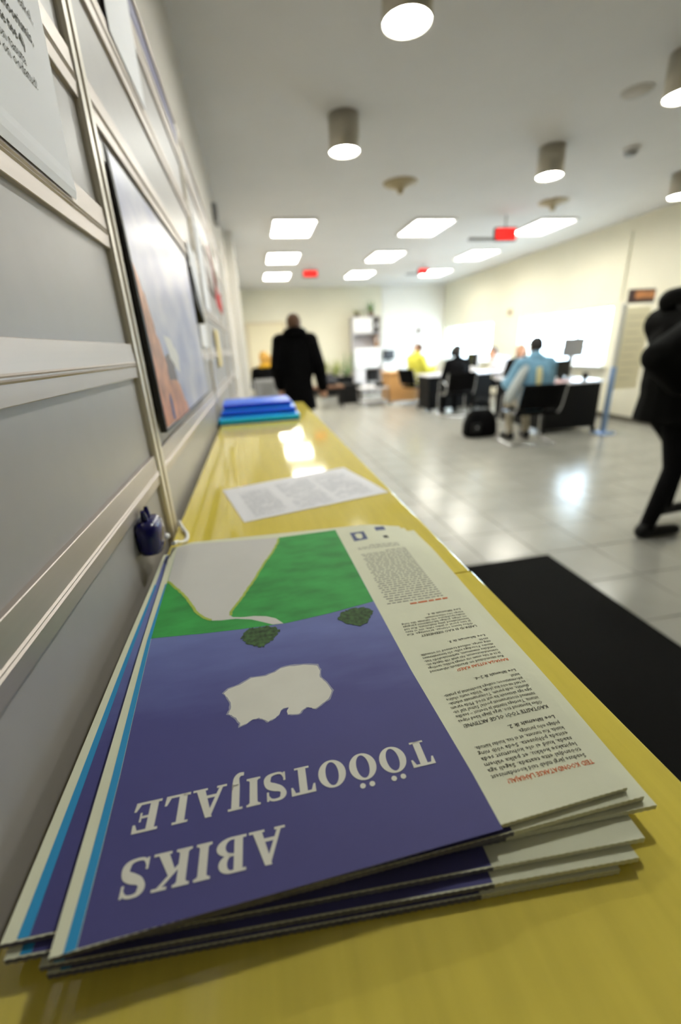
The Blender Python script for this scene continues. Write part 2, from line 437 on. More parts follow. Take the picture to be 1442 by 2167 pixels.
PIC = [(-.1040, .1245), (.0998, .1285), (.0990, .1600), (.0935, .2500), (.0905, .3500), (.0853, .5345), (.0063, .5320), (-.1290, .5480), (-.1245, .4487), (-.1188, .3425), (-.1085, .2080), (-.1060, .1646)]
decal('cover_picture', PIC, M_sky, top, 0)
decal('cyan_stripe', [(-.1092, .1238), (-.1042, .1245), (-.1062, .1646), (-.1087, .2080), (-.1190, .3425), (-.1247, .4487), (-.1262, .4487), (-.1222, .3425), (-.1132, .2080), (-.1108, .1646)], M_cyan, top, 0, 2 * LIFT)
HOR = [(-0.1191, 0.3445), (-0.0741, 0.3396), (-0.0382, 0.3372), (0.0027, 0.336), (0.0445, 0.3413), (0.0902, 0.3498)]
decal('meadow', HOR + [(.0853, .5345), (.0063, .5320), (-.1290, .5480), (-.1245, .4487)], M_green, top, 0, 2 * LIFT)
PATH = [(-0.1242, 0.4541), (-0.1075, 0.426), (-0.0937, 0.4006), (-0.0823, 0.3751), (-0.0754, 0.3654), (-0.0661, 0.3579), (-0.0574, 0.3561), (-0.0444, 0.3552), (-0.0299, 0.3503), (-0.0184, 0.3428), (-0.0101, 0.337), (-0.0001, 0.3361), (-0.0068, 0.346), (-0.0153, 0.3516), (-0.0269, 0.3552), (-0.0386, 0.3562), (-0.0474, 0.3588), (-0.0498, 0.3625), (-0.0493, 0.369), (-0.0452, 0.3775), (-0.0394, 0.3918), (-0.0316, 0.4132), (-0.0231, 0.4366), (-0.0136, 0.4646), (-0.0032, 0.4914), (0.0039, 0.515), (0.0066, 0.5318), (-.1290, .5480)]
decal('path', PATH, M_path, top, 0, 3 * LIFT)
def ribbon(pts, w, wob=0.0):
    """quads along a line, for a narrow printed rim"""
    out = []
    for a, b in zip(pts[:-1], pts[1:]):
        a, b = Vector(a), Vector(b); d = (b - a).normalized(); n = Vector((-d.y, d.x)) * w / 2
        out.append([tuple(a - n), tuple(b - n), tuple(b + n), tuple(a + n)])
    return out
rim = MB(); f0 = page_map(0)
for seg in (PATH[0:6], PATH[17:27]):
    fine = []
    for a, b in zip(seg[:-1], seg[1:]):
        for k in range(6):
            p = Vector(a).lerp(Vector(b), k / 6); fine.append((p.x + random.uniform(-.0006, .0006), p.y + random.uniform(-.0006, .0006)))
    for qd in ribbon(fine, .0028):
        rim.add([f0(p[0], p[1], 4 * LIFT) for p in qd], [(0, 1, 2, 3)])
rim.build('path_rim', M_lime, top)
CLOUD = [(-0.0498, 0.2599), (-0.0464, 0.2637), (-0.038, 0.2663), (-0.0299, 0.2712), (-0.0185, 0.2711), (-0.0115, 0.2732), (-0.0066, 0.2765), (0.0005, 0.2775), (0.0123, 0.2763), (0.0223, 0.2732), (0.0238, 0.2671), (0.0227, 0.2597), (0.0264, 0.2535), (0.0296, 0.244), (0.0258, 0.2367), (0.021, 0.2337), (0.0148, 0.2298), (0.0115, 0.2319), (0.0092, 0.2329), (0.0066, 0.2313), (0.0034, 0.2281), (-0.002, 0.2289), (-0.0047, 0.2296), (-0.0048, 0.2331), (-0.0029, 0.2354), (-0.0063, 0.2358), (-0.0089, 0.2341), (-0.0105, 0.2305), (-0.0136, 0.2283), (-0.0181, 0.2264), (-0.021, 0.2292), (-0.0244, 0.2309), (-0.0284, 0.231), (-0.0324, 0.2282), (-0.0373, 0.2269), (-0.0371, 0.2297), (-0.0402, 0.2347), (-0.0434, 0.2381), (-0.0458, 0.2395), (-0.044, 0.2435), (-0.0443, 0.25), (-0.047, 0.2555)]
def fray(poly, amp, n):
    out = []
    for a, b in zip(poly, poly[1:] + poly[:1]):
        for k in range(n):
            p = Vector(a).lerp(Vector(b), k / n); out.append((p.x + random.uniform(-amp, amp), p.y + random.uniform(-amp, amp)))
    return out
cx = sum(p[0] for p in CLOUD) / len(CLOUD); cy = sum(p[1] for p in CLOUD) / len(CLOUD)
M_haze = mat('cloud_fringe_print', rgb(158, 158, 178), 0.75)
decal('cloud_fringe', fray([(cx + (p[0] - cx) * 1.035, cy + (p[1] - cy) * 1.05) for p in CLOUD], .0003, 3), M_haze, top, 0, 2 * LIFT)
decal('cloud', fray(CLOUD, .0003, 3), M_white_ink, top, 0, 3 * LIFT)
T1 = [(-0.0386, 0.3237), (-0.036, 0.332), (-0.0312, 0.3366), (-0.0242, 0.3359), (-0.0158, 0.3361), (-0.0061, 0.3312), (-0.0043, 0.326), (-0.0081, 0.3191), (-0.0131, 0.3128), (-0.0193, 0.307), (-0.0258, 0.3087), (-0.0338, 0.3149)]
T2 = [(0.0501, 0.3309), (0.0548, 0.3399), (0.0645, 0.3426), (0.0784, 0.3429), (0.0854, 0.3344), (0.0804, 0.3242), (0.0732, 0.3163), (0.067, 0.3144), (0.0582, 0.3203)]
for T in (T1, T2): decal('tree', fray(T, .0011, 5), M_tree, top, 0, 4 * LIFT)

# ---- serif capitals of the headline, drawn in units of the cap height
def g_rect(x0, y0, x1, y1): return [[(x0, y0), (x1, y0), (x1, y1), (x0, y1)]]
def g_stem(x, w=.25, s=.10, h=.075):
    q = g_rect(x, 0, x + w, 1)
    for y0, y1 in ((0, h), (1 - h, 1)): q += g_rect(x - s, y0, x + w + s, y1)
    for yb, d in ((h, 1), (1 - h, -1)):                     # brackets
        q += [[(x - .05, yb), (x, yb), (x, yb + d * .05)], [(x + w, yb), (x + w + .05, yb), (x + w, yb + d * .05)]]
    return q
def g_stroke(pts, ws):
    q = []; L = []; R = []
    for i, p in enumerate(pts):
        a = Vector(pts[max(i - 1, 0)]); b = Vector(pts[min(i + 1, len(pts) - 1)]); d = (b - a).normalized(); n = Vector((-d.y, d.x)) * ws[i] / 2
        L.append(Vector(p) + n); R.append(Vector(p) - n)
    for i in range(len(pts) - 1): q.append([tuple(L[i]), tuple(R[i]), tuple(R[i + 1]), tuple(L[i + 1])])
    return q
def g_ring(cx, cy, rx, ry, ix, iy, a0=0, a1=360, n=36):
    q = []
    for k in range(n):
        a, b = math.radians(a0 + (a1 - a0) * k / n), math.radians(a0 + (a1 - a0) * (k + 1) / n)
        q.append([(cx + rx * math.cos(a), cy + ry * math.sin(a)), (cx + rx * math.cos(b), cy + ry * math.sin(b)), (cx + ix * math.cos(b), cy + iy * math.sin(b)), (cx + ix * math.cos(a), cy + iy * math.sin(a))])
    return q
def spline(P, n=6):
    P = [Vector(p) for p in P]; out = []
    for i in range(len(P) - 1):
        p0, p1, p2, p3 = P[max(i - 1, 0)], P[i], P[i + 1], P[min(i + 2, len(P) - 1)]
        for k in range(n):
            t = k / n
            out.append(.5 * ((2 * p1) + (p2 - p0) * t + (2 * p0 - 5 * p1 + 4 * p2 - p3) * t * t + (3 * p1 - p0 - 3 * p2 + p3) * t ** 3))
    return [tuple(p) for p in out + [P[-1]]]
def spline3(P, n=5):
    P = [Vector(p) for p in P]; out = []
    for i in range(len(P) - 1):
        p0, p1, p2, p3 = P[max(i - 1, 0)], P[i], P[i + 1], P[min(i + 2, len(P) - 1)]
        for k in range(n):
            t = k / n; out.append(tuple(.5 * ((2 * p1) + (p2 - p0) * t + (2 * p0 - 5 * p1 + 4 * p2 - p3) * t * t + (3 * p1 - p0 - 3 * p2 + p3) * t ** 3)))
    return out + [tuple(P[-1])]
def glyph(ch):
    if ch == 'A':
        q = [[(.08, .0), (.20, .0), (.53, .86), (.44, 1.0)], [(.40, 1.02), (.60, 1.02), (.97, 0), (.69, 0)]]
        q += g_rect(.24, .27, .74, .37) + g_rect(-.02, 0, .30, .075) + g_rect(.60, 0, 1.06, .075); return q, 1.04
    if ch == 'B':
        q = g_stem(.12)[0:1] + g_rect(.02, 0, .45, .08) + g_rect(.02, .92, .45, 1) + g_rect(.3, .475, .5, .55)
        q += g_ring(.44, .735, .36, .265, .12, .185, -90, 90, 20) + g_ring(.44, .27, .44, .27, .18, .19, -90, 90, 20); return q, .92
    if ch == 'I': return g_stem(.12), .49
    if ch == 'K':
        q = g_stem(.12) + [[(.36, .40), (.36, .54), (.78, .96), (.92, .96)], [(.44, .56), (.60, .70), (1.0, 0.0), (.70, 0.0)]]
        q += g_rect(.62, .925, 1.02, 1) + g_rect(.60, 0, 1.10, .075); return q, 1.08
    if ch == 'S':
        P = spline([(.66, .80), (.56, .93), (.40, .97), (.22, .93), (.15, .77), (.24, .62), (.44, .52), (.62, .41), (.67, .24), (.58, .08), (.38, .025), (.19, .06), (.09, .22)], 5)
        n = len(P); ws = []
        for k in range(n):
            t = k / (n - 1); ws.append(.085 + .19 * math.exp(-((t - .52) / .15) ** 2) + .09 * math.exp(-((t - .30) / .06) ** 2) + .09 * math.exp(-((t - .70) / .06) ** 2))
        return g_stroke(P, ws) + g_rect(.62, .66, .69, .98) + g_rect(.06, .02, .13, .34), .80
    if ch == 'T':
        q = g_rect(.30, 0, .56, 1) + g_rect(.18, 0, .68, .075) + g_rect(.03, .91, .83, 1)
        q += [[(.03, .70), (.09, .70), (.17, .91), (.03, .95)], [(.83, .70), (.77, .70), (.69, .91), (.83, .95)]]; return q, .86
    if ch in 'OÖ':
        q = g_ring(.50, .5, .47, .52, .22, .44)
        if ch == 'Ö': q += g_ring(.34, 1.20, .095, .095, 0, 0, n=14) + g_ring(.66, 1.20, .095, .095, 0, 0, n=14)
        return q, 1.0
    if ch == 'J':
        P = spline([(.255, .3), (.255, .0), (.235, -.14), (.14, -.24), (.0, -.24)], 5)
        q = g_rect(.13, .1, .38, 1) + g_rect(.03, .925, .48, 1) + g_stroke(P, [.25 - .13 * k / (len(P) - 1) for k in range(len(P))]); return q, .50
    if ch == 'L':
        q = g_rect(.12, 0, .37, 1) + g_rect(.02, .925, .49, 1) + g_rect(.02, 0, .78, .085) + [[(.78, 0), (.80, .32), (.73, .32), (.62, .08)]]; return q, .82
    if ch == 'E':
        q = g_rect(.12, 0, .37, 1) + g_rect(.02, 0, .80, .085) + g_rect(.02, .915, .77, 1) + g_rect(.3, .47, .60, .55)
        q += [[(.80, 0), (.83, .30), (.76, .30), (.64, .08)], [(.77, 1), (.78, .72), (.71, .72), (.62, .92)]] + g_rect(.56, .36, .62, .66); return q, .86
    return [], .5
def headline(text, xs, xe, yb, yt, slope=0.0):
    """xs start, xe end of the word (reader's left to right runs towards -x), yb baseline, yt cap line"""
    gap = .075; L = sum(glyph(c)[1] for c in text) + gap * (len(text) - 1); sx = (xe - xs) / L; sy = yt - yb
    m = MB(); x = 0
    for c in text:
        qs, w = glyph(c)
        for q in qs:
            P = []
            for a, b in q:
                X = xs + (x + a) * sx; P.append(f0(X, yb + b * sy + slope * (X - xs), 3 * LIFT))
            k = len(P); m.add(P, [tuple(range(k))])
        x += w + gap
    bm = bmesh.new(); me = m.mesh('headline', M_white_ink); bm.from_mesh(me)
    for fc in bm.faces:
        fc.normal_update()
        if fc.normal.z < 0: fc.normal_flip()
    bm.to_mesh(me); bm.free()
    o = link('headline', me, top); o['label'] = 'white serif word ' + text; return o
headline('TÖÖOTSIJALE', .0815, -.0945, .1885, .1715, 0.014)
headline('ABIKS', -.0120, -.0930, .1560, .1390, 0.0)

# ---- column text in the built-in typeface
def text_mesh(lines, size, pitch, place, material, name, parent, bold=0.0, width=None, shear=0.0):
    """lines = [(text, x_offset, justified width or None)]; place(u, w) turns text coordinates into a point"""
    m = MB()
    for k, ln in enumerate(lines):
        s, x0, wj = ln if isinstance(ln, tuple) else (ln, 0, width)
        cu = bpy.data.curves.new('t', 'FONT'); cu.body = s; cu.size = size; cu.resolution_u = 1; cu.offset = bold * size; cu.shear = shear; cu.fill_mode = 'FRONT'
        o = bpy.data.objects.new('t', cu); COL.objects.link(o)
        me = bpy.data.meshes.new_from_object(o.evaluated_get(bpy.context.evaluated_depsgraph_get()))
        bpy.data.objects.remove(o); bpy.data.curves.remove(cu)
        if not me.vertices: continue
        xm = max(v.co.x for v in me.vertices); sc = (wj / xm) if wj else 1.0
        m.add([place(x0 + v.co.x * sc, -k * pitch + v.co.y) for v in me.vertices], [tuple(p.vertices) for p in me.polygons])
        bpy.data.meshes.remove(me)
    return m.build(name, material, parent)
def on_page(xs, yb):
    return lambda u, w: f0(xs - u, yb - w, 2 * LIFT)
def bars(rows, name, material, parent, xs, yb, pitch, h, wmin, wmax, width):
    """words too blurred to read: one small dash for each word"""
    m = MB()
    for k in range(rows):
        u = 0.0; last = width * (random.uniform(.3, .9) if k == rows - 1 else 1)
        while u < last - .002:
            w = min(random.uniform(wmin, wmax), last - u)
            P = [(xs - u, yb + k * pitch), (xs - u - w, yb + k * pitch), (xs - u - w, yb + k * pitch - h), (xs - u, yb + k * pitch - h)]
            m.add([f0(a, b, 2 * LIFT) for a, b in P], [(3, 2, 1, 0)]); u += w + .0014
    return m.build(name, material, parent)
FS = .0037; W = .0615; XS = .1690
def block(yh, head, hw, hmat, body, loe, pitch=.00375, xs=XS, lw=.034):
    text_mesh([(head, 0, hw)], .0039, 0, on_page(xs + .0015, yh), hmat, 'column_heading', top, .012)
    if isinstance(body, int): bars(body, 'column_text', M_grey_ink, top, xs, yh + pitch, pitch, .0013, .002, .008, W); n = body
    else:
        text_mesh([(s, 0, W if k < len(body) - 1 else None) for k, s in enumerate(body)], FS, pitch, on_page(xs, yh + pitch * 1.1), M_ink, 'column_text', top, .004); n = len(body)
    text_mesh([(loe, 0, lw)], FS, 0, on_page(xs, yh + pitch * (n + 1.35)), M_ink, 'page_reference', top, .014, shear=.15)
block(.1525, 'TEID KOONDATAKSE LÄHIAJAL?', .0555, M_orange_ink,
      ['Seaduse järgi tuleb teid koondamisest', 'tööandjal ette teatada. Sageli aga', 'lepitakse kokku, et palka vähem', 'saada, kuid ei ole kohustust seda', 'esitada põhjuseta. Seda võib ning', 'küsida. Kui tunnete, et ei tea, kuidas käituda,', 'pidage nõu juristiga.'], 'Loe lähemalt lk 2.', pitch=.0039, xs=.1700)
block(.1935, 'KAOTASITE TÖÖ? OLGE AKTIIVNE!', .0615, M_ink,
      ['Olles kaotanud töö, ärge jääge käed rüpes', 'istuma. Taotlege hüvitisi ja toetusi – seadke', 'sammud tööturuameti poole! Samal ajal ot-', 'sige aga aktiivselt ka uut tööd. Mida varem', 'alustate, seda parem. Tööturuametis aidatak-', 'se teid nii nõu kui jõuga. Võtke vastu oluline', 'informatsioon, osalege koolitustel ja prakti-', 'katel.'], 'Loe lähemalt lk 2–6.', pitch=.0038)
block(.2415, 'RAHAGA KITSAS KÄES?', .0430, M_orange_ink,
      ['Kui sissetulekud on drastiliselt vähenenud', 'ja te ei tule enam ots otsaga kokku, taotlege', 'toimetulekutoetust. Nii aitab riik tagada sis-', 'setuleku miinimumi, tarbimiskulude kat-', 'miseks. Pöörduge valla- või linnavalitsusse', 'ning uurige, millised toetused on võimalik', 'saada.'], 'Loe lähemalt lk 5.', pitch=.0039, xs=.1685)
block(.2885, 'LAENUD EI KAO ISEENESEST', .0520, M_ink,
      ['Olles laenu võtmas, arvestage. Kui', 'ja teie perel ei jätku raha, siis ei tasu', 'laenumaksed jätta maksmata. Kui teil', 'on võlgu, pidage läbirääkimisi pangaga', 'maksepuhkuse või tähtaja üle ning', 'küsige nõu võlanõustajalt.'], 'Loe lähemalt lk 6.', pitch=.0038, xs=.1665)
bars(1, 'column_heading', M_orange_ink, top, .1625, .3375, .004, .0022, .004, .011, .055)
bars(28, 'column_text', M_grey_ink, top, .1600, .3425, .0042, .0013, .002, .008, .058)
bars(3, 'column_text', M_grey_ink, top, .1560, .4660, .0042, .0012, .002, .008, .054)
bars(1, 'imprint_line', M_grey_ink, top, -.0180, .5240, .004, .0026, .003, .009, .098)
LG = [(0.1024, 0.5183), (0.122, 0.5187), (0.1215, 0.4929), (0.1025, 0.4903)]
M_logo = mat('logo_print', rgb(96, 104, 138), 0.8)
decal('logo', LG, M_logo, top, 0, 2 * LIFT)
decal('logo_centre', [(.1075, .5110), (.1125, .5140), (.1170, .5110), (.1160, .4990), (.1122, .4955), (.1080, .4990)], M_news, top, 0, 3 * LIFT)
decal('logo', [(0.1397, 0.5302), (0.1546, 0.5345), (0.1546, 0.5219), (0.1392, 0.5175)], M_logo, top, 0, 2 * LIFT)
decal('logo', [(0.1431, 0.4992), (0.1496, 0.5012), (0.1505, 0.4924), (0.1437, 0.4917)], M_ink, top, 0, 2 * LIFT)

# ------------------------------------------------------------------ loose sheet, blue trays, pen holder
S = 1.1304
A4 = [(-.0445, .6585), (.2215, .7285), (.1760, .9290), (-.0905, .8480)]
sheet = thing('paper_sheet', 'white printed sheet lying flat on the counter beyond the newspapers', 'paper', (0, 0, 0))
def sh(u, v, l=0):
    p = quad_pt(A4, u, v); return (p.x, p.y, CZ + .0008 + .0012 * (math.sin(u * 5) * math.sin(v * 4)) ** 2 + l)
m = MB(); n = 16
vs = [sh(i / n, j / n) for j in range(n + 1) for i in range(n + 1)] + [sh(i / n, j / n, -.0004) for j in range(n + 1) for i in range(n + 1)]
k = (n + 1) ** 2
fs = []
for j in range(n):
    for i in range(n):
        a = j * (n + 1) + i; fs += [(a, a + 1, a + n + 2, a + n + 1), (k + a, k + a + n + 1, k + a + n + 2, k + a + 1)]
m.add(vs, fs, 0, True); m.build('page', M_paper, sheet)
m = MB()
for col0, col1, r0, r1 in ((.08, .30, .08, .80), (.36, .62, .06, .86), (.66, .92, .10, .84)):
    for r in range(22):
        v = r0 + (r1 - r0) * r / 22; u = col0
        while u < col1 - .02:
            wd = min(random.uniform(.02, .07), col1 - u)
            if random.random() < .85: m.add([sh(u, v, .0002), sh(u + wd, v, .0002), sh(u + wd, v + .014, .0002), sh(u, v + .014, .0002)], [(0, 1, 2, 3)])
            u += wd + .008
m.build('text_lines', mat('faint_ink', rgb(200, 202, 208), .8), sheet)

def tray(loc, w, l, h, col, edge, label, rz):
    t = thing('document_folder', label, 'folder', loc, rz, 'blue plastic folders at the far end of the counter')
    mc = mat('blue_plastic_%d' % (col[2] * 1000), col, .4, spec=.4); me = mat('blue_plastic_edge_%d' % (edge[2] * 1000 + edge[1] * 100), edge, .3)
    MB().box(-w / 2, w / 2, 0, l, 0, h * .30, bev=.001).build('back_cover', mc, t)
    MB().box(-w / 2 + .006, w / 2 - .004, .006, l - .006, h * .30, h * .72).build('sheets', M_paper, t)
    a = MB(); nq = 8                                          # front cover bulges and closes down over the near edge
    vs = []
    for i in range(nq + 1):
        for y, z in ((-.001, h * .30), (-.001, h * .80), (.012, h * .98), (l * .5, h * (1.0 + .12 * math.sin(math.pi * i / nq))), (l, h * .9)):
            vs.append((-w / 2 + w * i / nq, y, z))
    for i in range(nq):
        for j in range(4): a.add([vs[i * 5 + j], vs[(i + 1) * 5 + j], vs[(i + 1) * 5 + j + 1], vs[i * 5 + j + 1]], [(0, 1, 2, 3)], 1 if j < 2 else 0, True)
    a.build('front_cover', [mc, me], t)
    return t
tray((.0000, 1.690, CZ + .0002), .310, .235, .0235, rgb(0, 140, 240), rgb(10, 190, 250), 'light blue plastic folder, lowest of the three at the far counter end', .015)
tray((.0000, 1.735, CZ + .0272), .290, .235, .019, rgb(0, 84, 240), rgb(0, 96, 244), 'middle blue plastic folder of the three at the far counter end', -.01)
tray((-.004, 1.775, CZ + .0493), .272, .235, .017, rgb(10, 110, 248), rgb(0, 72, 228), 'topmost blue plastic folder of the three at the far counter end', .02)

ph = thing('pen_holder', 'small dark blue plastic pen holder fixed to the partition by the newspapers', 'pen holder', (PANEL_X + .0012, .522, EYE - .229))
M_navy = mat('navy_plastic', rgb(18, 18, 92), .22, spec=.6)
m = MB(); seg = 20; prof = [(.013, 0.0), (.017, .002), (.0195, .009), (.0205, .024), (.0195, .036), (.015, .042), (.0, .043)]
vs = []; fs = []
for r, z in prof:
    for k in range(seg):
        a = 2 * math.pi * k / seg; vs.append((max(-.001, r * .75 * math.copysign(abs(math.cos(a)) ** .7, math.cos(a)) + .011), r * 1.25 * math.copysign(abs(math.sin(a)) ** .7, math.sin(a)), z))
for i in range(len(prof) - 1):
    for k in range(seg): fs.append((i * seg + k, i * seg + (k + 1) % seg, (i + 1) * seg + (k + 1) % seg, (i + 1) * seg + k))
m.add(vs, fs, 0, True); m.add(vs[:seg], [tuple(reversed(range(seg)))]); m.build('body', M_navy, ph)
for s in (-1, 1):
    MB().tube([(.010, s * .006, .040), (.010, s * .007, .049), (.010, s * .009, .056)], [.0045, .004, .0022], 10).build('prong', M_navy, ph)
MB().ell((.022, .026, .006), (.005, .007, .004)).build('cord_plug', M_whitepl, ph)
hx, hy, hz = ph.location
MB().tube([(a - hx, b - hy, c - hz) for a, b, c in spline3([(-.128, .528, CZ + .034), (-.130, .560, CZ + .022), (-.132, .585, CZ + .010), (-.128, .605, CZ + .0035), (-.130, .630, CZ + .0032), (-.140, .655, CZ + .004), (-.1462, .668, CZ + .012)])], .0028, 10).build('cord', M_whitepl, ph)

# ------------------------------------------------------------------ things hung on the partition
def wall_pt(x): return lambda u, w: (x, u, w)
ns = thing('notice_sheet', 'white notice sheet with black lettering on the partition, nearest the camera', 'notice', (0, 0, 0))
# sheet hangs over the rail and is tucked into its slot: flat part, then a bend
NY0, NY1 = .262, .563
def notice_x(z):
    zr = PZ[4] + RH
    return RAIL_X + .0022 if z > zr else RAIL_X + .0022 + .0016 * math.sin(math.pi * (zr - z) / RH)
zs = [PZ[4] + .001 + (.225) * k / 30 for k in range(31)]
m = MB(); vs = []
for k, z in enumerate(zs):
    sl = (z - zs[0]) * .135
    for y in (NY0 + sl, NY1 - .016 + sl): vs.append((notice_x(z), y, z))
for k in range(30): m.add([vs[2 * k], vs[2 * k + 1], vs[2 * k + 3], vs[2 * k + 2]], [(0, 1, 2, 3)], 0, True)
m.build('page', M_paper, ns)
TX = RAIL_X + .0027
def notice_line(s, yend, zbase, size, bold):
    cu = bpy.data.curves.new('t', 'FONT'); cu.body = s; cu.size = size; o = bpy.data.objects.new('t', cu); COL.objects.link(o); cu.align_x = 'LEFT'
    bpy.context.view_layer.update(); wd = o.dimensions.x; bpy.data.objects.remove(o); bpy.data.curves.remove(cu)
    text_mesh([(s, 0, None)], size, 0, lambda u, w: (TX, yend - wd + u, zbase + w), M_ink, 'lettering', ns, bold)
notice_line('keskel,', .5365, EYE + .2735, .0112, .004)
notice_line('auditooriumis,', .5250, EYE + .2535, .0112, .022)
notice_line('(Ehitajate tee 4)', .5010, EYE + .2395, .0112, .022)
notice_line('on tasuta', .4950, EYE + .2260, .0112, 0)
notice_line('huvilised on oodatud!', .5085, EYE + .2165, .0112, 0)

s2 = MB().box(PANEL_X + .0075, PANEL_X + .0085, .895, 1.13, PZ[6] + .012, PZ[6] + .22).build('notice_sheet', M_paper)
tag(s2, 'blank white sheet high on the partition above the framed photo board', 'notice')

pb = thing('photo_board', 'photo board of pale sky over an orange brick tower on the partition', 'picture', (0, 0, 0))
BY0, BY1, BZ0, BZ1 = .703, 1.400, EYE - .112, EYE + .252
def board_x(v): return RAIL_X + .0040 + .0085 * (1 - v) ** .6          # leans out towards its lower edge
m = MB(); vs = []
for k in range(9):
    v = k / 8; z = BZ0 + v * (BZ1 - BZ0)
    vs += [(RAIL_X + .0030, BY0, z), (board_x(v), BY0, z), (board_x(v), BY1, z), (RAIL_X + .0030, BY1, z)]
fs = [(0, 1, 2, 3), (35, 34, 33, 32)]
for k in range(8):
    for e in range(4): fs.append((4 * k + e, 4 * k + 4 + e, 4 * k + 4 + (e + 1) % 4, 4 * k + (e + 1) % 4))
m.add(vs, fs); m.build('board', mat('board_gap_shade', rgb(16, 16, 16), .5), pb)  # solid black wedge gives the shaded gap behind the leaning board
def board_poly(name, poly, material, l):
    bm = bmesh.new(); fc = bm.faces.new([bm.verts.new((0, p[0], p[1])) for p in poly])
    bm.normal_update(); bmesh.ops.triangulate(bm, faces=[fc], ngon_method='EAR_CLIP')
    for c in range(1, 24): bmesh.ops.bisect_plane(bm, geom=bm.verts[:] + bm.edges[:] + bm.faces[:], plane_co=(0, 0, c / 24), plane_no=(0, 0, 1))
    bm.normal_update()
    for f in bm.faces:
        if f.normal.x < 0: f.normal_flip()
    for v in bm.verts: v.co = Vector((board_x(min(1, max(0, v.co.z))) + l, BY0 + v.co.y * (BY1 - BY0), BZ0 + v.co.z * (BZ1 - BZ0)))
    return MB().addbm(bm).build(name, material, pb)
def photo_sky():
    m = bpy.data.materials.new('photo_sky'); m.use_nodes = True; nt = m.node_tree; p = nt.nodes['Principled BSDF']; p.inputs['Roughness'].default_value = .34
    tc = nt.nodes.new('ShaderNodeTexCoord'); n = nt.nodes.new('ShaderNodeTexNoise'); n.inputs['Scale'].default_value = 5; n.inputs['Detail'].default_value = 4
    mp = nt.nodes.new('ShaderNodeMapping'); mp.inputs['Scale'].default_value = (1, 1.2, 2)
    nt.links.new(tc.outputs['Object'], mp.inputs[0]); nt.links.new(mp.outputs[0], n.inputs['Vector'])
    r = nt.nodes.new('ShaderNodeValToRGB'); r.color_ramp.elements[0].position = .35; r.color_ramp.elements[1].position = .7
    r.color_ramp.elements[0].color = rgb(150, 156, 196); r.color_ramp.elements[1].color = rgb(206, 206, 222)
    nt.links.new(n.outputs['Fac'], r.inputs[0]); nt.links.new(r.outputs[0], p.inputs['Base Color']); return m
board_poly('photo_sky', [(.012, .01), (.99, .01), (.99, .99), (.012, .99)], photo_sky(), .0003)
M_brickp = mat('brick_print', rgb(188, 128, 94), .4, noise=(30, .35))
board_poly('photo_tower', fray([(.012, .01), (.37, .01), (.31, .10), (.27, .18), (.20, .21), (.15, .29), (.10, .40), (.06, .54), (.012, .64)], .006, 4), M_brickp, .0008)
board_poly('photo_dark_blob', fray([(.15, .20), (.26, .18), (.25, .26), (.19, .32), (.15, .30)], .006, 3), mat('brick_dark_print', rgb(96, 78, 76), .4), .0012)  # dark brown blob printed against the tower
board_poly('photo_figure', [(.100, .03), (.128, .02), (.125, .11), (.112, .15), (.098, .12)], mat('figure_print', rgb(66, 80, 132), .4), .0012)
board_poly('photo_cloud', fray([(.18, .40), (.22, .27), (.33, .22), (.35, .30), (.27, .38)], .008, 3), mat('photo_cloud_print', rgb(216, 214, 216), .35), .0008)

lf = MB()  # slim black wedge past the photo board
lf.add([(RAIL_X + .002, 1.435, EYE + .235), (RAIL_X + .002, 1.485, EYE + .105), (RAIL_X + .002, 1.475, EYE + .085), (RAIL_X + .002, 1.425, EYE + .150),
        (RAIL_X + .012, 1.440, EYE + .235), (RAIL_X + .024, 1.492, EYE + .105), (RAIL_X + .024, 1.482, EYE + .085), (RAIL_X + .012, 1.430, EYE + .150)],
       [(0, 1, 2, 3), (7, 6, 5, 4), (0, 4, 5, 1), (1, 5, 6, 2), (2, 6, 7, 3), (3, 7, 4, 0)])
tag(lf.build('wedge', M_blackpl), 'slim black wedge on the partition just past the photo board', 'wedge')
w2 = MB().box(PANEL_X + .008, PANEL_X + .010, 1.50, 1.71, EYE + .02, EYE + .31).build('notice_sheet', M_paper)
tag(w2, 'white sheet on the partition between the black wedge and the second post', 'notice')
for (y0, y1, z0, z1, lb) in ((1.83, 2.04, .16, .46, 'white sheet on the partition below the indigo strip, just past the second post'), (2.10, 2.31, -.06, .10, 'small cream sheet low on the partition below the red pennant')):
    tag(MB().box(PANEL_X + .008, PANEL_X + .010, y0, y1, EYE + z0, EYE + z1).build('notice_sheet', M_paper if y0 < 2 else mat('cream_paper', rgb(226, 208, 150), .7)), lb, 'notice')
pn = thing('pennant', 'red cloth pennant with two tails hanging on the partition', 'pennant', (RAIL_X + .014, 2.42, EYE + .25))
def ppoly(name, pts, t):
    m = MB(); n = len(pts); m.add([(t + .010 * math.sin(p[0] * 60), p[0], p[1]) for p in pts] + [(t + .004 + .010 * math.sin(p[0] * 60), p[0], p[1]) for p in pts], [tuple(range(n)), tuple(reversed(range(n, 2 * n)))] + [(i, (i + 1) % n, n + (i + 1) % n, n + i) for i in range(n)])
    return m.build(name, M_red, pn)
ppoly('cloth', [(-.15, .20), (-.05, .15), (.09, .10), (.11, .03), (-.01, .00), (-.07, .06)], 0.0)
ppoly('tail', [(-.03, .01), (.03, .02), (.02, -.07), (-.01, -.04)], .004)
ppoly('tail', [(.02, .02), (.10, .03), (.11, -.03), (.07, -.02)], .008)
tag(MB().box(XL, XL + .05, 5.05, 5.25, 2.58, 2.74, bev=.008).build('wall_sensor', M_greypl), 'small grey sensor box high on the left wall', 'sensor')

# ------------------------------------------------------------------ entrance mat
tag(MB().box(.62, 1.80, -0.2, 2.255, 0.0005, .012, bev=.004).build('door_mat', M_mat), 'black entrance mat on the tiles beside the counter', 'mat')

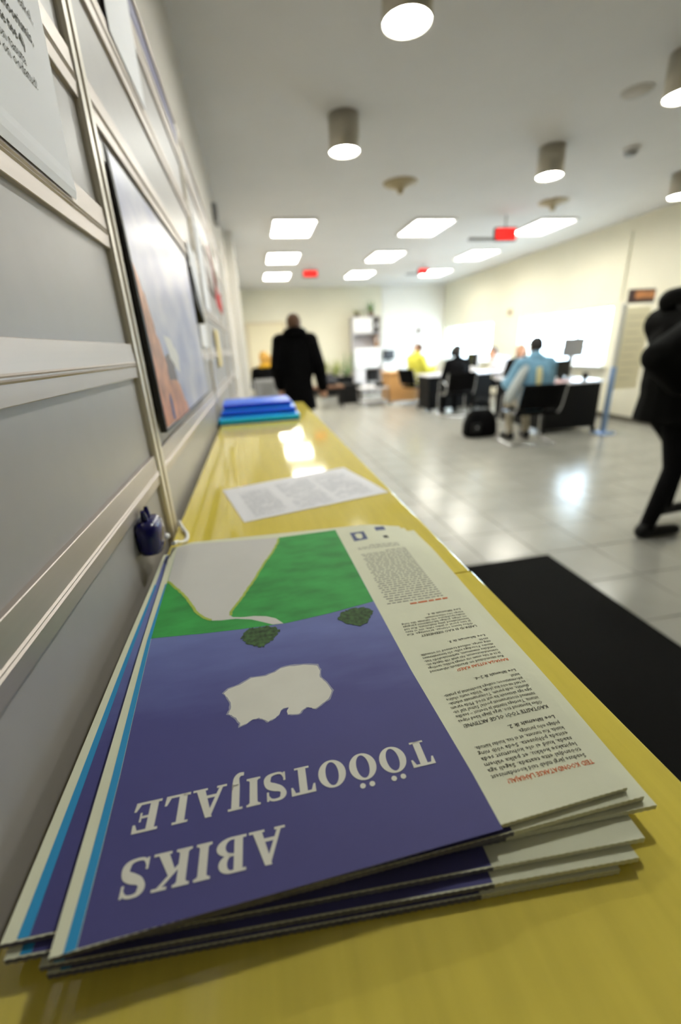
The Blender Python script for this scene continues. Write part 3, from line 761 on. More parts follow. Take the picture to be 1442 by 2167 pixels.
# ------------------------------------------------------------------ ceiling lamps and fittings
def panel_lamp(x, y, label, w=.62, l=.92):
    t = thing('ceiling_panel_lamp', label, 'lamp', (x, y, ZC - .03), 0, 'lit rectangular ceiling panels')
    f = MB(); f.box(-w / 2, w / 2, -l / 2, -l / 2 + .03, 0, .03); f.box(-w / 2, w / 2, l / 2 - .03, l / 2, 0, .03); f.box(-w / 2, -w / 2 + .03, -l / 2 + .03, l / 2 - .03, 0, .03); f.box(w / 2 - .03, w / 2, -l / 2 + .03, l / 2 - .03, 0, .03)
    f.build('frame', M_whitepl, t)
    MB().box(-w / 2 + .03, w / 2 - .03, -l / 2 + .03, l / 2 - .03, .012, .022).build('diffuser', M_panelglow, t)
    for k in range(5): MB().box(-w / 2 + .03 + (k + 1) * (w - .06) / 6 - .003, -w / 2 + .03 + (k + 1) * (w - .06) / 6 + .003, -l / 2 + .03, l / 2 - .03, -.008, .011).build('louvre_blade', M_whitepl, t)
rows = [(7.10, 'nearest row'), (9.22, 'middle row'), (11.35, 'farthest row')]
colsx = [(.76, 'left column'), (2.76, 'middle column'), (4.70, 'right column')]
for y, rn in rows:
    for x, cn in colsx: panel_lamp(x, y, 'lit rectangular ceiling panel in the %s, %s of panels' % (rn, cn))
def round_lamp(x, y, label):
    t = thing('ceiling_downlight', label, 'lamp', (x, y, ZC - .225), 0, 'cylindrical ceiling downlights')
    MB().lathe([(.0, .225), (.118, .225), (.118, .0), (.110, .0), (.110, .012), (.104, .2), (.0, .2)], seg=40).build('housing', M_lampcase, t)
    MB().lathe([(.1095, .010), (.108, .016), (.0, .018)], seg=40).build('lens', M_spotglow, t)
    MB().ell((0, 0, .010), (.045, .045, .016), 20, 10).build('bulb', M_bulb, t)
for x, y, lb in ((.884, 2.56, 'lit cylindrical downlight nearest the camera at the top of the picture'), (.873, 3.97, 'lit cylindrical downlight on the ceiling above the counter, second from the camera'),
                 (2.93, 4.39, 'lit cylindrical downlight left of the smoke detector'), (2.915, 3.02, 'cylindrical downlight cut off by the right picture edge, higher one'), (4.95, 4.92, 'cylindrical downlight cut off by the right picture edge, lower one')):
    round_lamp(x, y, lb)
# the row goes on above the counter, beyond the frame
round_lamp(.88, 1.20, 'cylindrical downlight straight above the counter and the camera')
sd = thing('smoke_detector', 'round white smoke detector on the ceiling right of a downlight', 'smoke detector', (3.76, 4.38, ZC - .055))
MB().lathe([(.0, .055), (.075, .055), (.075, .038), (.068, .030)], seg=32).build('base', M_whitepl, sd)
MB().lathe([(.052, .030), (.052, .012), (.045, .002), (.0, .0)], seg=32).build('sensor_head', M_greypl, sd)
MB().lathe([(.068, .030), (.052, .030)], seg=32).build('ring', M_greypl, sd)
sp = thing('ceiling_speaker', 'faint flat round speaker grille flush with the ceiling', 'speaker', (2.95, 3.02 + .45, ZC - .008))
MB().lathe([(.0, .0), (.09, .0), (.10, .008)], seg=32).build('grille', mat('speaker_grille', rgb(190, 184, 174), .7), sp)
MB().lathe([(.10, .0), (.108, .0), (.11, .008)], seg=32).build('rim', M_ceil, sp)
M_tan = mat('shadow_tan', rgb(176, 160, 124), .5)
for x, y, lb in ((1.78, 5.33, 'tan shallow cone standing in for a ceiling shadow between the two rows of downlights'), (4.05, 5.92, 'tan shallow cone standing in for a ceiling shadow near the red display')):
    t = thing('shadow_cone', lb, 'shadow cone', (x, y, ZC - .10))  # made-up cone in place of a tan lamp shadow on the ceiling
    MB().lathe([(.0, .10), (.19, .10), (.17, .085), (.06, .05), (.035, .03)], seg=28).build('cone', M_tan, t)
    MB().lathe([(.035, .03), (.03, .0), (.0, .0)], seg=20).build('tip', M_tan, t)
def led_display(x0, x1, y, z0, z1, arm, label):
    t = thing('number_display', label, 'display', ((x0 + x1) / 2, y, z0), 0, 'red queue number displays under the ceiling')
    w = (x1 - x0) / 2; h = z1 - z0
    MB().box(-w - .015, w + .015, 0, .06, -.015, h + .015, bev=.004).build('case', M_blackpl, t)
    MB().box(-w, w, -.004, -.0005, 0, h).build('led_field', M_led, t)
    for s in (.10, .45):
        MB().box(w * s, w * s + w * .12, -.0065, -.0045, h * .25, h * .75).build('dark_segment', M_leddark, t)
    MB().tube([(0, .03, h + .015), (0, .03, ZC - z0)], .012).build('hanger', M_greypl, t)
    MB().box(-w - arm, -w - .016, .01, .05, -.01, .03, bev=.004).build('side_arm', M_greypl, t)
led_display(3.60, 3.90, 6.5, 2.70, 2.835, .42, 'red lit number display hanging nearest, in front of the right ceiling panel')
led_display(1.27, 1.56, 10.3, 2.82, 2.93, .05, 'small red number display hanging on the left at the far end')
led_display(3.88, 4.10, 10.3, 2.82, 2.92, .30, 'small red number display hanging at the far end on the right')

# ------------------------------------------------------------------ furniture
def visitor_chair(x, y, rz, label, backmat=M_black, h=.84, w=.54):
    """seat and back on a chrome cantilever frame; faces local +y"""
    t = thing('visitor_chair', label, 'chair', (x, y, 0), rz, 'visitor chairs')
    MB().box(-w / 2 + .03, w / 2 - .03, -.22, .24, .41, .465, bev=.018).build('seat', M_black, t)
    m = MB(); n = 8; vs = []
    for j in range(7):
        for i in range(n + 1):
            u = i / n * 2 - 1; z = .50 + (h - .50) * j / 6; c = .035 * (1 - u * u)
            vs.append((u * (w / 2 - .025), -.235 - .10 * (j / 6) - c, z))
    k = len(vs); vs += [(a, b - .035, c) for a, b, c in vs]
    fs = []
    for j in range(6):
        for i in range(n):
            a = j * (n + 1) + i; fs += [(a, a + 1, a + n + 2, a + n + 1), (k + a, k + a + n + 1, k + a + n + 2, k + a + 1)]
    for j in range(6):
        a = j * (n + 1); b = a + n; fs += [(a, a + n + 1, k + a + n + 1, k + a), (b, k + b, k + b + n + 1, b + n + 1)]
    for i in range(n):
        a = 6 * (n + 1) + i; fs += [(i, k + i, k + i + 1, i + 1), (a, a + 1, k + a + 1, k + a)]
    m.add(vs, fs, 0, True); m.build('backrest', backmat, t)
    for s in (-1, 1):
        X = s * w / 2
        MB().tube([(X, -.33, h - .02), (X, -.25, .52), (X, -.20, .44), (X, .20, .44), (X, .245, .40), (X, .235, .05), (X, .20, .0135), (X, -.22, .0135)], .0125, 10).build('leg', M_chrome, t)
        MB().tube([(X, -.24, .60), (X, -.12, .655), (X, .14, .66), (X, .19, .62), (X, .20, .45)], .012, 8).build('armrest', M_chrome, t)
    MB().tube([(-w / 2, -.22, .0135), (w / 2, -.22, .0135)], .0125, 8).build('floor_bar', M_chrome, t)
    MB().tube([(-w / 2, .05, .405), (w / 2, .05, .405)], .010, 8).build('cross_bar', M_chrome, t)
    return t
def desk(x0, x1, y0, y1, label, rz=0.0, topmat=M_desktop, sidemat=M_deskblk, open_side=None):
    cx, cy = (x0 + x1) / 2, (y0 + y1) / 2; w, l = (x1 - x0) / 2, (y1 - y0) / 2
    t = thing('desk', label, 'desk', (cx, cy, 0), rz, 'office desks')
    MB().box(-w, w, -l, l, .71, .74, bev=.004).build('top', topmat, t)
    for n_, (a, b, c, d) in dict(near=(-w + .03, w - .03, -l + .03, -l + .055), far=(-w + .03, w - .03, l - .055, l - .03), left=(-w + .03, -w + .055, -l + .06, l - .06), right=(w - .055, w - .03, -l + .06, l - .06)).items():
        if n_ != open_side: MB().box(a, b, c, d, .06, .709).build('side_panel', sidemat, t)
    for sx in (-1, 1):
        for sy in (-1, 1): MB().box(sx * (w - .05) - .025, sx * (w - .05) + .025, sy * (l - .05) - .025, sy * (l - .05) + .025, 0, .058).build('foot', M_blackpl, t)
    return t
desk(4.12, 5.06, 5.66, 7.15, 'white-topped desk with black panels beside the steel pole', 0, open_side='far')
desk(3.46, 4.46, 8.55, 9.25, 'white-topped black desk in front of the black-clothed visitor', 0, open_side='far')
desk(3.15, 4.05, 10.25, 11.0, 'beech-sided desk at the far end next to the bookcase', 0, M_beech, M_beech, 'far')
desk(4.48, 4.92, 8.55, 9.35, 'white side desk adjoining the middle desk where the clerk sits', 0, M_desktop, M_deskblk, 'right')

def monitor(x, y, z, w, h, rz, label, m=M_blackpl, tilt=0.0, stand=.10):
    t = thing('monitor', label, 'monitor', (x, y, z), rz)
    o = MB().box(-w / 2, w / 2, -.02, .02, stand, stand + h, bev=.006).build('housing', m, t); o.rotation_euler = (tilt, 0, 0)
    MB().box(-w / 2 + .015, w / 2 - .015, .0205, .0225, stand + .015, stand + h - .015).build('screen', mat('dark_screen', rgb(26, 28, 34), .15), t).rotation_euler = (tilt, 0, 0)
    MB().box(-.03, .03, -.03, .03, .012, stand + .03, bev=.004).build('neck', m, t)
    MB().box(-.11, .11, -.08, .08, 0, .012, bev=.003).build('base', m, t)
    return t
monitor(4.60, 6.05, .7405, .34, .24, .25, 'black computer monitor on the desk beside the blue-jacketed visitor', stand=.05)
monitor(4.90, 6.28, .7405, .30, .27, -.45, 'light grey tilted monitor standing high against the large window', M_greypl, .25, .34)
pr = thing('printer', 'white office printer on the desk below the large window', 'printer', (4.75, 6.85, .7405), 0)
pr.location = (4.84, 6.72, .7405)
MB().box(-.2, .2, -.16, .16, 0, .20, bev=.02).build('body', M_whitepl, pr); MB().box(-.15, .15, -.12, .12, .201, .235, bev=.01).build('lid', M_greypl, pr); MB().box(-.14, .14, -.23, -.161, .04, .055).build('paper_tray', M_whitepl, pr)
cp = thing('cup', 'small black cup near the front edge of the desk by the steel pole', 'cup', (4.80, 5.78, .7405))
MB().lathe([(.0, .001), (.034, .001), (.042, .11), (.038, .11), (.031, .01), (.0, .01)], seg=24).build('body', M_blackpl, cp)
MB().tube([(.038, 0, .085), (.066, 0, .08), (.068, 0, .045), (.036, 0, .03)], .006, 8).build('handle', M_blackpl, cp)
tag(MB().box(-.15, .15, -.11, .11, 0, .012).build('paper_pile', mat('pinkish_paper', rgb(226, 190, 190), .7), None, (4.40, 5.82, .7405), (0, 0, .3)), 'small pinkish paper pile on the desk by the black monitor', 'papers')
tag(MB().box(-.15, .15, -.11, .11, 0, .012).build('paper_pile', M_paper, None, (4.30, 6.95 - .35, .7405), (0, 0, -.2)), 'white paper pile at the left edge of the desk by the steel pole', 'papers')
tag(MB().box(-.16, .16, -.11, .11, 0, .02).build('paper_pile', M_paper, None, (3.72, 8.72, .7405), (0, 0, .1)), 'white papers on the desk in front of the black-clothed visitor', 'papers')
monitor(4.68, 9.05, .7405, .34, .30, 1.9, 'white computer monitor on the clerk\'s side desk', M_whitepl, 0, .08)

# info stand with steel pole at the right
st = thing('info_stand', 'info stand with steel pole, cream board and small picture sign by the right wall', 'stand', (4.97, 5.45, 0))
MB().lathe([(.0, 0), (.16, 0), (.16, .012), (.03, .02), (.0, .02)], seg=28).build('foot', M_steel, st)
MB().box(-.03, .03, -.03, .03, .02, .93, bev=.008).build('pole', M_steel, st)  # lower length coloured blue for what it reflects
MB().box(-.028, .028, -.028, .028, .931, 1.74, bev=.008).build('upper_pole', mat('pale_steel', rgb(206, 206, 200), .35, metal=.5), st)
MB().box(.035, .42, -.012, .012, .62, 1.69, bev=.003).build('board', mat('cream_board', rgb(236, 228, 196), .5), st)
m = MB()
for k in range(9): m.box(.08, .37 - .05 * (k % 3), -.0145, -.0125, 1.56 - .10 * k, 1.575 - .10 * k)
m.build('board_lines', mat('pale_lines', rgb(206, 198, 170), .6), st)
MB().box(.03, .43, -.015, .015, 1.735, 1.905, bev=.003).build('sign', mat('dark_sign', rgb(70, 52, 52), .5), st)
MB().box(.12, .41, -.0185, -.0155, 1.79, 1.875).build('sign_picture', mat('orange_picture', rgb(196, 132, 84), .5, noise=(9, .3)), st)
ws = thing('wall_sign', 'small dark sign on the right wall between the two windows', 'sign', (XR - .012, 9.85, 1.86))
MB().box(0, .012, -.09, .09, 0, .14, bev=.002).build('plate', mat('sign_beige', rgb(206, 186, 150), .5), ws); MB().box(-.003, -.0005, -.06, .06, .03, .10).build('symbol', mat('sign_brown', rgb(90, 70, 60), .5), ws)

# bookcase with plants at the far wall
bc = thing('bookcase', 'tall pale grey bookcase with white doors against the far wall', 'bookcase', (3.35, 13.32, 0))
M_bc = mat('pale_grey_board', rgb(196, 192, 194), .5)
for x in (-.42, .40): MB().box(x, x + .022, -.2, .2, 0, 2.16).build('side_board', M_bc, bc)
for z in (.04, .72, 1.30, 1.70, 2.138): MB().box(-.397, .399, -.2, .2, z, z + .022).build('shelf', M_bc, bc)
MB().box(-.397, .399, .185, .2, .062, 2.137).build('back_board', M_bc, bc)
MB().box(.18, .20, -.19, .184, 1.723, 2.137).build('divider', M_bc, bc)
dA = MB().box(-.39, .175, -.215, -.2005, 1.73, 2.13, bev=.003).build('door', M_whitepl, bc); MB().tube([(.13, -.225, 1.88), (.13, -.225, 1.98)], .006).build('handle', M_chrome, dA)
dB = MB().box(-.39, .395, -.215, -.2005, .75, 1.295, bev=.003).build('door', M_whitepl, bc); MB().tube([(.34, -.225, 1.0), (.34, -.225, 1.1)], .006).build('handle', M_chrome, dB)
MB().box(-.39, -.06, -.215, -.2005, .065, .715, bev=.003).build('door', mat('pale_door', rgb(214, 212, 216), .5), bc)
bx = thing('black_box', 'black square box standing in the open lower shelf of the bookcase', 'box', (3.52, 13.20, .0625)); 
MB().box(-.15, .15, -.06, .1, .30, .62, bev=.01).build('case', M_blackpl, bx); MB().box(-.13, .13, -.055, .09, 0, .299, bev=.004).build('pedestal', M_greypl, bx)
bi = thing('binder', 'brown binder in the open middle shelf of the bookcase', 'binder', (3.66, 13.20, 1.3225)); MB().box(-.04, .04, -.1, .1, 0, .29, bev=.003).build('spine', mat('binder_brown', rgb(166, 128, 92), .6), bi); MB().box(-.02, .02, -.103, -.1005, .15, .24).build('spine_label', M_paper, bi)
bi = thing('binder', 'dark binder in the narrow top compartment of the bookcase', 'binder', (3.65, 13.20, 1.7225)); MB().box(-.07, .07, -.1, .1, 0, .32, bev=.003).build('spine', mat('binder_dark', rgb(62, 56, 52), .6), bi); MB().box(-.03, .03, -.103, -.1005, .15, .24).build('spine_label', M_paper, bi)

def leafy(name, label, x, y, z, pot_r, pot_h, n, L, up, material, potmat, group=None, droop=.6, wd=.018):
    t = thing(name, label, 'plant', (x, y, z), 0, group)
    MB().lathe([(.0, .0), (pot_r * .75, .0), (pot_r, pot_h), (pot_r * .9, pot_h), (pot_r * .85, pot_h * .9), (.0, pot_h * .9)], seg=20).build('pot', potmat, t)
    lm = MB()
    for k in range(n):
        a = random.uniform(0, 2 * math.pi); ll = L * random.uniform(.6, 1.1); el = random.uniform(.25, 1.0) * up
        d = Vector((math.cos(a), math.sin(a), 0)); s = Vector((-d.y, d.x, 0)); pts = []
        for j in range(6):
            q = j / 5; r = ll * q * math.cos(el); h = pot_h * .9 + ll * (q * math.sin(el) - droop * q * q * math.cos(el))
            pts.append((d * r + Vector((0, 0, h)), wd * math.sin(math.pi * min(1, .12 + q * .88)) + .001))
        vs = []
        for p, w_ in pts: vs += [p - s * w_, p + s * w_ + Vector((0, 0, .002))]
        lm.add(vs, [(2 * j, 2 * j + 1, 2 * j + 3, 2 * j + 2) for j in range(5)], 0, True)
    lm.build('leaves', material, t)
    return t
M_pot = mat('clay_pot', rgb(120, 90, 70), .7)
leafy('potted_plant', 'tall green plant on top of the bookcase, right one', 3.55, 13.3, 2.161, .08, .12, 26, .42, 1.4, M_leaf, M_pot, 'plants on the bookcase', .35)
leafy('potted_plant', 'pale trailing plant on top of the bookcase, left one', 3.12, 13.3, 2.161, .07, .10, 24, .26, 1.0, M_leafy, M_pot, 'plants on the bookcase', .6)
pl = thing('planter_box', 'long dark planter box on the floor left of the bookcase', 'planter', (2.36, 12.95, 0))
for a in ((-.47, .47, -.17, -.15), (-.47, .47, .15, .17), (-.47, -.45, -.149, .149), (.45, .47, -.149, .149)): MB().box(*a, .04, .54).build('side_board', M_deskblk, pl)
MB().box(-.449, .449, -.149, .149, .04, .46).build('soil', mat('soil', rgb(58, 46, 38), .95, noise=(30, .4)), pl)
for sx in (-.42, .42): MB().box(sx - .03, sx + .03, -.12, .12, 0, .039).build('foot', M_blackpl, pl)
for x, mt, L, lb in ((2.03, M_leafy, .62, 'yellow green grassy plant at the left end of the planter box'), (2.34, M_leafy, .70, 'yellow green grassy plant in the middle of the planter box'), (2.66, M_leaf, .80, 'darker green upright plant at the bookcase end of the planter box')):
    leafy('grassy_plant', lb, x, 12.95, .461, .09, .10, 34, L, 1.45, mt, M_blackpl, 'plants in the planter box', .25, .014)
# bench with coats
be = thing('bench', 'dark bench with brown seat in the waiting area by the planter', 'bench', (1.62, 10.45, 0))
MB().box(-.42, .42, -.22, .22, .47, .52, bev=.012).build('seat', M_dkwood, be)
MB().box(-.38, .38, -.19, .19, .36, .469).build('apron', M_blackpl, be)
for sx in (-1, 1):
    for sy in (-1, 1): MB().tube([(sx * .36, sy * .17, .36), (sx * .38, sy * .18, .0)], .018, 8).build('leg', M_blackpl, be)
b2 = thing('storage_box', 'low black box standing between the bench and the bookcase', 'box', (2.36, 11.2, 0)); MB().box(-.28, .28, -.2, .2, 0, .44, bev=.01).build('body', M_blackpl, b2); MB().box(-.29, .29, -.21, .21, .441, .47, bev=.006).build('lid', M_deskblk, b2)
co = MB()
for c, r in (((0, 0, .10), (.20, .15, .10)), ((.08, .02, .17), (.14, .12, .10)), ((-.1, 0, .14), (.12, .13, .09)), ((.16, -.03, .08), (.12, .12, .08))): co.ell(c, r)
me = co.mesh('tmp', mat('charcoal_cloth', rgb(52, 52, 56), .9, noise=(10, .2), bump=(14, .6)))
def remesh(me, vox, it=4):
    o = link('tmp', me); r = o.modifiers.new('r', 'REMESH'); r.mode = 'VOXEL'; r.voxel_size = vox; r.use_smooth_shade = True
    if it: s = o.modifiers.new('s', 'SMOOTH'); s.factor = .5; s.iterations = it
    out = bpy.data.meshes.new_from_object(o.evaluated_get(bpy.context.evaluated_depsgraph_get())); bpy.data.objects.remove(o); return out
tag(link('folded_coat', remesh(me, .012), None, (1.66, 10.45, .5205)), 'charcoal coat heaped on the bench', 'coat')
# low table with magazines, small white cabinet with monitor
lt = thing('low_table', 'low grey side table with shelf between the bench and the desks', 'table', (2.76, 10.35, 0))
MB().box(-.34, .34, -.24, .24, .40, .43, bev=.004).build('top', mat('light_grey_board', rgb(190, 190, 192), .4), lt); MB().box(-.31, .31, -.21, .21, .10, .12).build('shelf', MATS['light_grey_board'], lt)
for sx in (-1, 1):
    for sy in (-1, 1): MB().tube([(sx * .31, sy * .21, .40), (sx * .31, sy * .21, 0)], .014, 8).build('leg', M_chrome, lt)
tag(MB().box(-.1, .1, -.14, .14, 0, .03, bev=.002).build('magazine', M_paper, None, (2.66, 10.33, .4305), (0, 0, .4)), 'pale magazine pile on the low grey side table', 'magazine')
tag(MB().box(-.08, .08, -.1, .1, 0, .09, bev=.01).build('table_box', M_blackpl, None, (2.94, 10.36, .4305), (0, 0, .2)), 'small black box on the low grey side table', 'box')
cb = thing('cabinet', 'low white cabinet right of the bookcase', 'cabinet', (4.10, 13.30, 0)); MB().box(-.26, .26, -.22, .22, .05, .86, bev=.004).build('body', M_whitepl, cb); MB().box(-.25, .25, -.24, -.2205, .07, .84, bev=.003).build('door', M_wallw, cb); MB().box(-.24, .24, -.2, .2, 0, .049).build('plinth', M_greypl, cb)
monitor(4.08, 13.30, .8605, .38, .28, math.pi, 'small black monitor on the white cabinet right of the bookcase', stand=.08)
fl = thing('desk_lamp', 'dark jointed desk lamp rising behind the yellow-jacketed visitor', 'lamp', (3.86, 10.6, .7405))
MB().lathe([(.0, 0), (.09, 0), (.09, .02), (.0, .025)], seg=20).build('base', M_blackpl, fl)
MB().tube([(0, 0, .02), (-.03, 0, .40), (.02, 0, .52)], .014, 8).build('arm', M_blackpl, fl); MB().tube([(.02, 0, .52), (.12, 0, .86)], .012, 8).build('upper_arm', M_blackpl, fl)
MB().tube([(.11, 0, .82), (.17, 0, .95)], [.02, .06], 14).build('shade', mat('brown_shade', rgb(96, 70, 60), .5), fl)

# ------------------------------------------------------------------ people
def capsule(m, a, b, ra, rb, fx=1.0, fy=1.0, flat=False, seg=14):
    """tapered limb piece from a to b; fx, fy stretch it across the body and front to back"""
    a, b = Vector(a), Vector(b); d = b - a; L = d.length
    t = d.normalized() if L > 1e-6 else Vector((0, 0, 1))
    rings = []
    if not flat:
        for k in range(1, 5):
            an = math.pi / 2 * (1 - k / 4); rings.append((a - t * ra * math.sin(an), ra * math.cos(an)))
    else: rings.append((a, ra))
    rings.append((a.lerp(b, .5), (ra + rb) / 2))
    if not flat:
        for k in range(0, 4):
            an = math.pi / 2 * k / 4; rings.append((b + t * rb * math.sin(an), rb * math.cos(an)))
    else: rings.append((b, rb))
    e1 = Vector((1, 0, 0)) - t * t.x
    if e1.length < .2: e1 = Vector((0, 1, 0)) - t * t.y
    e1.normalize(); e2 = t.cross(e1)
    vs = []
    for c, r in rings:
        for k in range(seg):
            an = 2 * math.pi * k / seg; o = e1 * math.cos(an) * r + e2 * math.sin(an) * r
            vs.append(c + Vector((o.x * fx, o.y * fy, o.z)))
    n = len(rings); fs = [(i * seg + k, i * seg + (k + 1) % seg, (i + 1) * seg + (k + 1) % seg, (i + 1) * seg + k) for i in range(n - 1) for k in range(seg)]
    fs += [tuple(reversed(range(seg))), tuple(range((n - 1) * seg, n * seg))]
    m.add(vs, fs)
STAND = dict(pel=(0, 0, .93), chest=(0, .0, 1.30), neck=(0, 0, 1.44), head=(0, .025, 1.600), look=0.0,
             sl=(-.185, 0, 1.41), sr=(.185, 0, 1.41), el=(-.25, -.03, 1.13), er=(.25, -.03, 1.13), wl=(-.27, .06, .90), wr=(.27, .06, .90),
             kl=(-.10, .02, .49), kr=(.10, .02, .49), al=(-.10, -.03, .085), ar=(.10, -.03, .085), tl=(-.12, .17, .04), tr=(.12, .17, .04))
SIT = dict(pel=(0, -.06, .56), chest=(0, -.04, .93), neck=(0, -.01, 1.07), head=(0, .035, 1.235), look=0.0,
           sl=(-.18, -.02, 1.03), sr=(.18, -.02, 1.03), el=(-.24, .06, .78), er=(.24, .06, .78), wl=(-.14, .30, .76), wr=(.14, .30, .76),
           kl=(-.12, .38, .53), kr=(.12, .38, .53), al=(-.13, .36, .09), ar=(.13, .36, .09), tl=(-.15, .55, .04), tr=(.15, .55, .04))
def person(label, loc, rz, base, cloth, hair, over=None, trousers=M_black, shoes=M_blackpl, pad=.018, skirt=None, hairlong=0.0, scale=1.0, extra=None, vox=.009, group=None):
    J = dict(base); J.update(over or {})
    J = {k: (Vector(v) * scale if isinstance(v, tuple) else v) for k, v in J.items()}
    t = thing('person', label, 'person', loc, rz, group)
    MT = [cloth, M_skin, trousers, shoes]
    bones = []
    def bone(a, b, ra, rb, mi, fx=1, fy=1, flat=False): bones.append((Vector(a), Vector(b), ra, rb, mi, fx, fy, flat))
    pel, chest, neck, head = J['pel'], J['chest'], J['neck'], J['head']
    up = (chest - pel)
    bone(pel, pel + up * .3, .135 + pad * .5, .135 + pad, 0, 1.12, .85)
    bone(pel + up * .2, chest, .13 + pad, .15 + pad, 0, 1.15, .80)
    bone(chest, chest.lerp(neck, .55), .145 + pad, .10 + pad, 0, 1.2, .78)
    bone(J['sl'], J['sr'], .060 + pad, .060 + pad, 0)
    bone(neck - Vector((0, 0, .03)), head - Vector((0, .02, .08)), .056, .052, 1)
    bone(neck - Vector((0, 0, .03)), neck + Vector((0, 0, .03)), .075 + pad, .062 + pad, 0)
    for q in ('sl', 'sr'): bone(neck + Vector((0, -.01, .015)), J[q] + Vector((0, 0, -.01)), .052 + pad * .8, .056 + pad, 0)
    # head: skull, jaw, nose, brow, ears, turned by the look angle
    R = Matrix.Rotation(J['look'], 3, 'Z')
    def hp(x, y, z): return head + R @ Vector((x, y, z))
    bone(hp(0, -.012, .0), hp(0, -.005, .045), .082, .086, 1, .92, 1.06)
    bone(hp(0, .030, -.045), hp(0, .045, -.082), .062, .040, 1, .95, 1)
    bone(hp(0, .088, .005), hp(0, .103, -.022), .010, .016, 1)
    bone(hp(-.03, .080, .022), hp(.03, .080, .022), .012, .012, 1)
    for s in (-1, 1): bone(hp(s * .080, -.005, .012), hp(s * .078, -.002, -.025), .014, .010, 1, .7, 1.3)
    for s, sh, el, wr, kn, an, to in ((-1, 'sl', 'el', 'wl', 'kl', 'al', 'tl'), (1, 'sr', 'er', 'wr', 'kr', 'ar', 'tr')):
        bone(J[sh], J[el], .056 + pad, .044 + pad, 0); bone(J[el], J[wr], .044 + pad, .034 + pad * .9, 0)
        # hand: palm, four fingers, thumb
        d = (J[wr] - J[el]).normalized(); sd = Vector((1, 0, 0)) - d * d.x; sd.normalize(); nm = d.cross(sd)
        p0 = J[wr] + d * .035; p1 = J[wr] + d * .085
        bone(J[wr], p0, .027, .03, 1); bone(p0, p1, .032, .032, 1)
        for q, ln in ((-.030, .062), (-.010, .075), (.011, .070), (.031, .055)):
            k0 = p1 + sd * q + d * .012; k1 = k0 + d * ln * .5 + sd * q * .25; k2 = k1 + d * ln * .42 - nm * .016 * s + sd * q * .1
            bone(k0, k1, .0105, .0095, 1); bone(k1, k2, .0095, .008, 1)
        th = p0 + sd * (-s * .030); bone(th, th + sd * (-s * .028) + d * .035, .013, .011, 1); bone(th + sd * (-s * .028) + d * .035, th + sd * (-s * .032) + d * .062, .011, .009, 1)
        hip = pel + Vector((s * .085, 0, -.02))
        bone(hip, J[kn], .092, .066, 2); bone(J[kn], J[an], .064, .048, 2)
        fd = (J[to] - J[an]); heel = J[an] + Vector((0, 0, -.042)) - Vector((fd.x, fd.y, 0)).normalized() * .035
        bone(heel, J[to], .044, .038, 3, 1, 1)
        bone(J[an], heel + Vector((0, 0, .01)), .05, .045, 3)
    if skirt: bone(pel + Vector((0, 0, .16)), Vector(skirt[0]), .15, skirt[1], 0, 1.12, .85, True)
    for e in (extra or []): bone(*e)
    m = MB()
    for b in bones: capsule(m, *b[:4], b[5], b[6], b[7])
    me = remesh(m.mesh('raw', MT[0]), vox, 3)
    me.materials.clear()
    for q in MT: me.materials.append(q)
    n = len(me.polygons); ctr = np.empty(n * 3); me.polygons.foreach_get('center', ctr); ctr = ctr.reshape(n, 3)
    best = np.full(n, 1e9); mi = np.zeros(n, dtype=np.int32)
    for a, b, ra, rb, mt, fx, fy, fl_ in bones:
        a_, d_ = np.array(a), np.array(b - a); L2 = max(d_.dot(d_), 1e-9)
        tt = np.clip(((ctr - a_) @ d_) / L2, 0, 1); off = ctr - (a_ + tt[:, None] * d_)
        off[:, 0] /= fx; off[:, 1] /= fy
        dist = np.abs(np.linalg.norm(off, axis=1) - (ra + (rb - ra) * tt)); k = dist < best; best[k] = dist[k]; mi[k] = mt
    me.polygons.foreach_set('material_index', mi); me.polygons.foreach_set('use_smooth', np.ones(n, dtype=bool)); me.name = 'body'; me.update()
    link('body', me, t)
    # hair
    bm = bmesh.new(); bmesh.ops.create_uvsphere(bm, u_segments=28, v_segments=20, radius=1)
    kill = [v for v in bm.verts if (v.co.y > .25 and v.co.z < .42 + .25 * (1 - v.co.y)) or (v.co.z < -.55) or (abs(v.co.x) > .6 and v.co.y > -.1 and v.co.z < .05)]
    bmesh.ops.delete(bm, geom=kill, context='VERTS')
    for v in bm.verts:
        k = 1 + random.uniform(-.03, .03); v.co = head + R @ Vector((v.co.x * .092 * k, -.012 + v.co.y * .106 * k, .022 + v.co.z * .112 * k))
    hb = MB().addbm(bm, 0, True)
    if hairlong:
        for s in (-.05, 0, .05): capsule(hb, head + R @ Vector((s, -.07, .02)), head + R @ Vector((s * 1.3, -.085, -hairlong)), .055, .035)
    hb.build('hair', hair, t)
    eb = MB()
    for s in (-1, 1): eb.ell(hp(s * .032, .079, .006), (.012, .008, .008), 10, 6)
    eb.build('eyes', M_eye, t); MB().ell(hp(0, .083, -.052), (.024, .010, .007), 12, 6).build('mouth', M_lip, t)
    return t, J
def ring_part(name, c, rx, ry, r, material, parent, tilt=0.0):
    pts = [(c[0] + rx * math.cos(a), c[1] + ry * math.sin(a), c[2] + tilt * math.sin(a)) for a in [2 * math.pi * k / 20 for k in range(21)]]
    return MB().tube(pts, r, 10).build(name, material, parent)

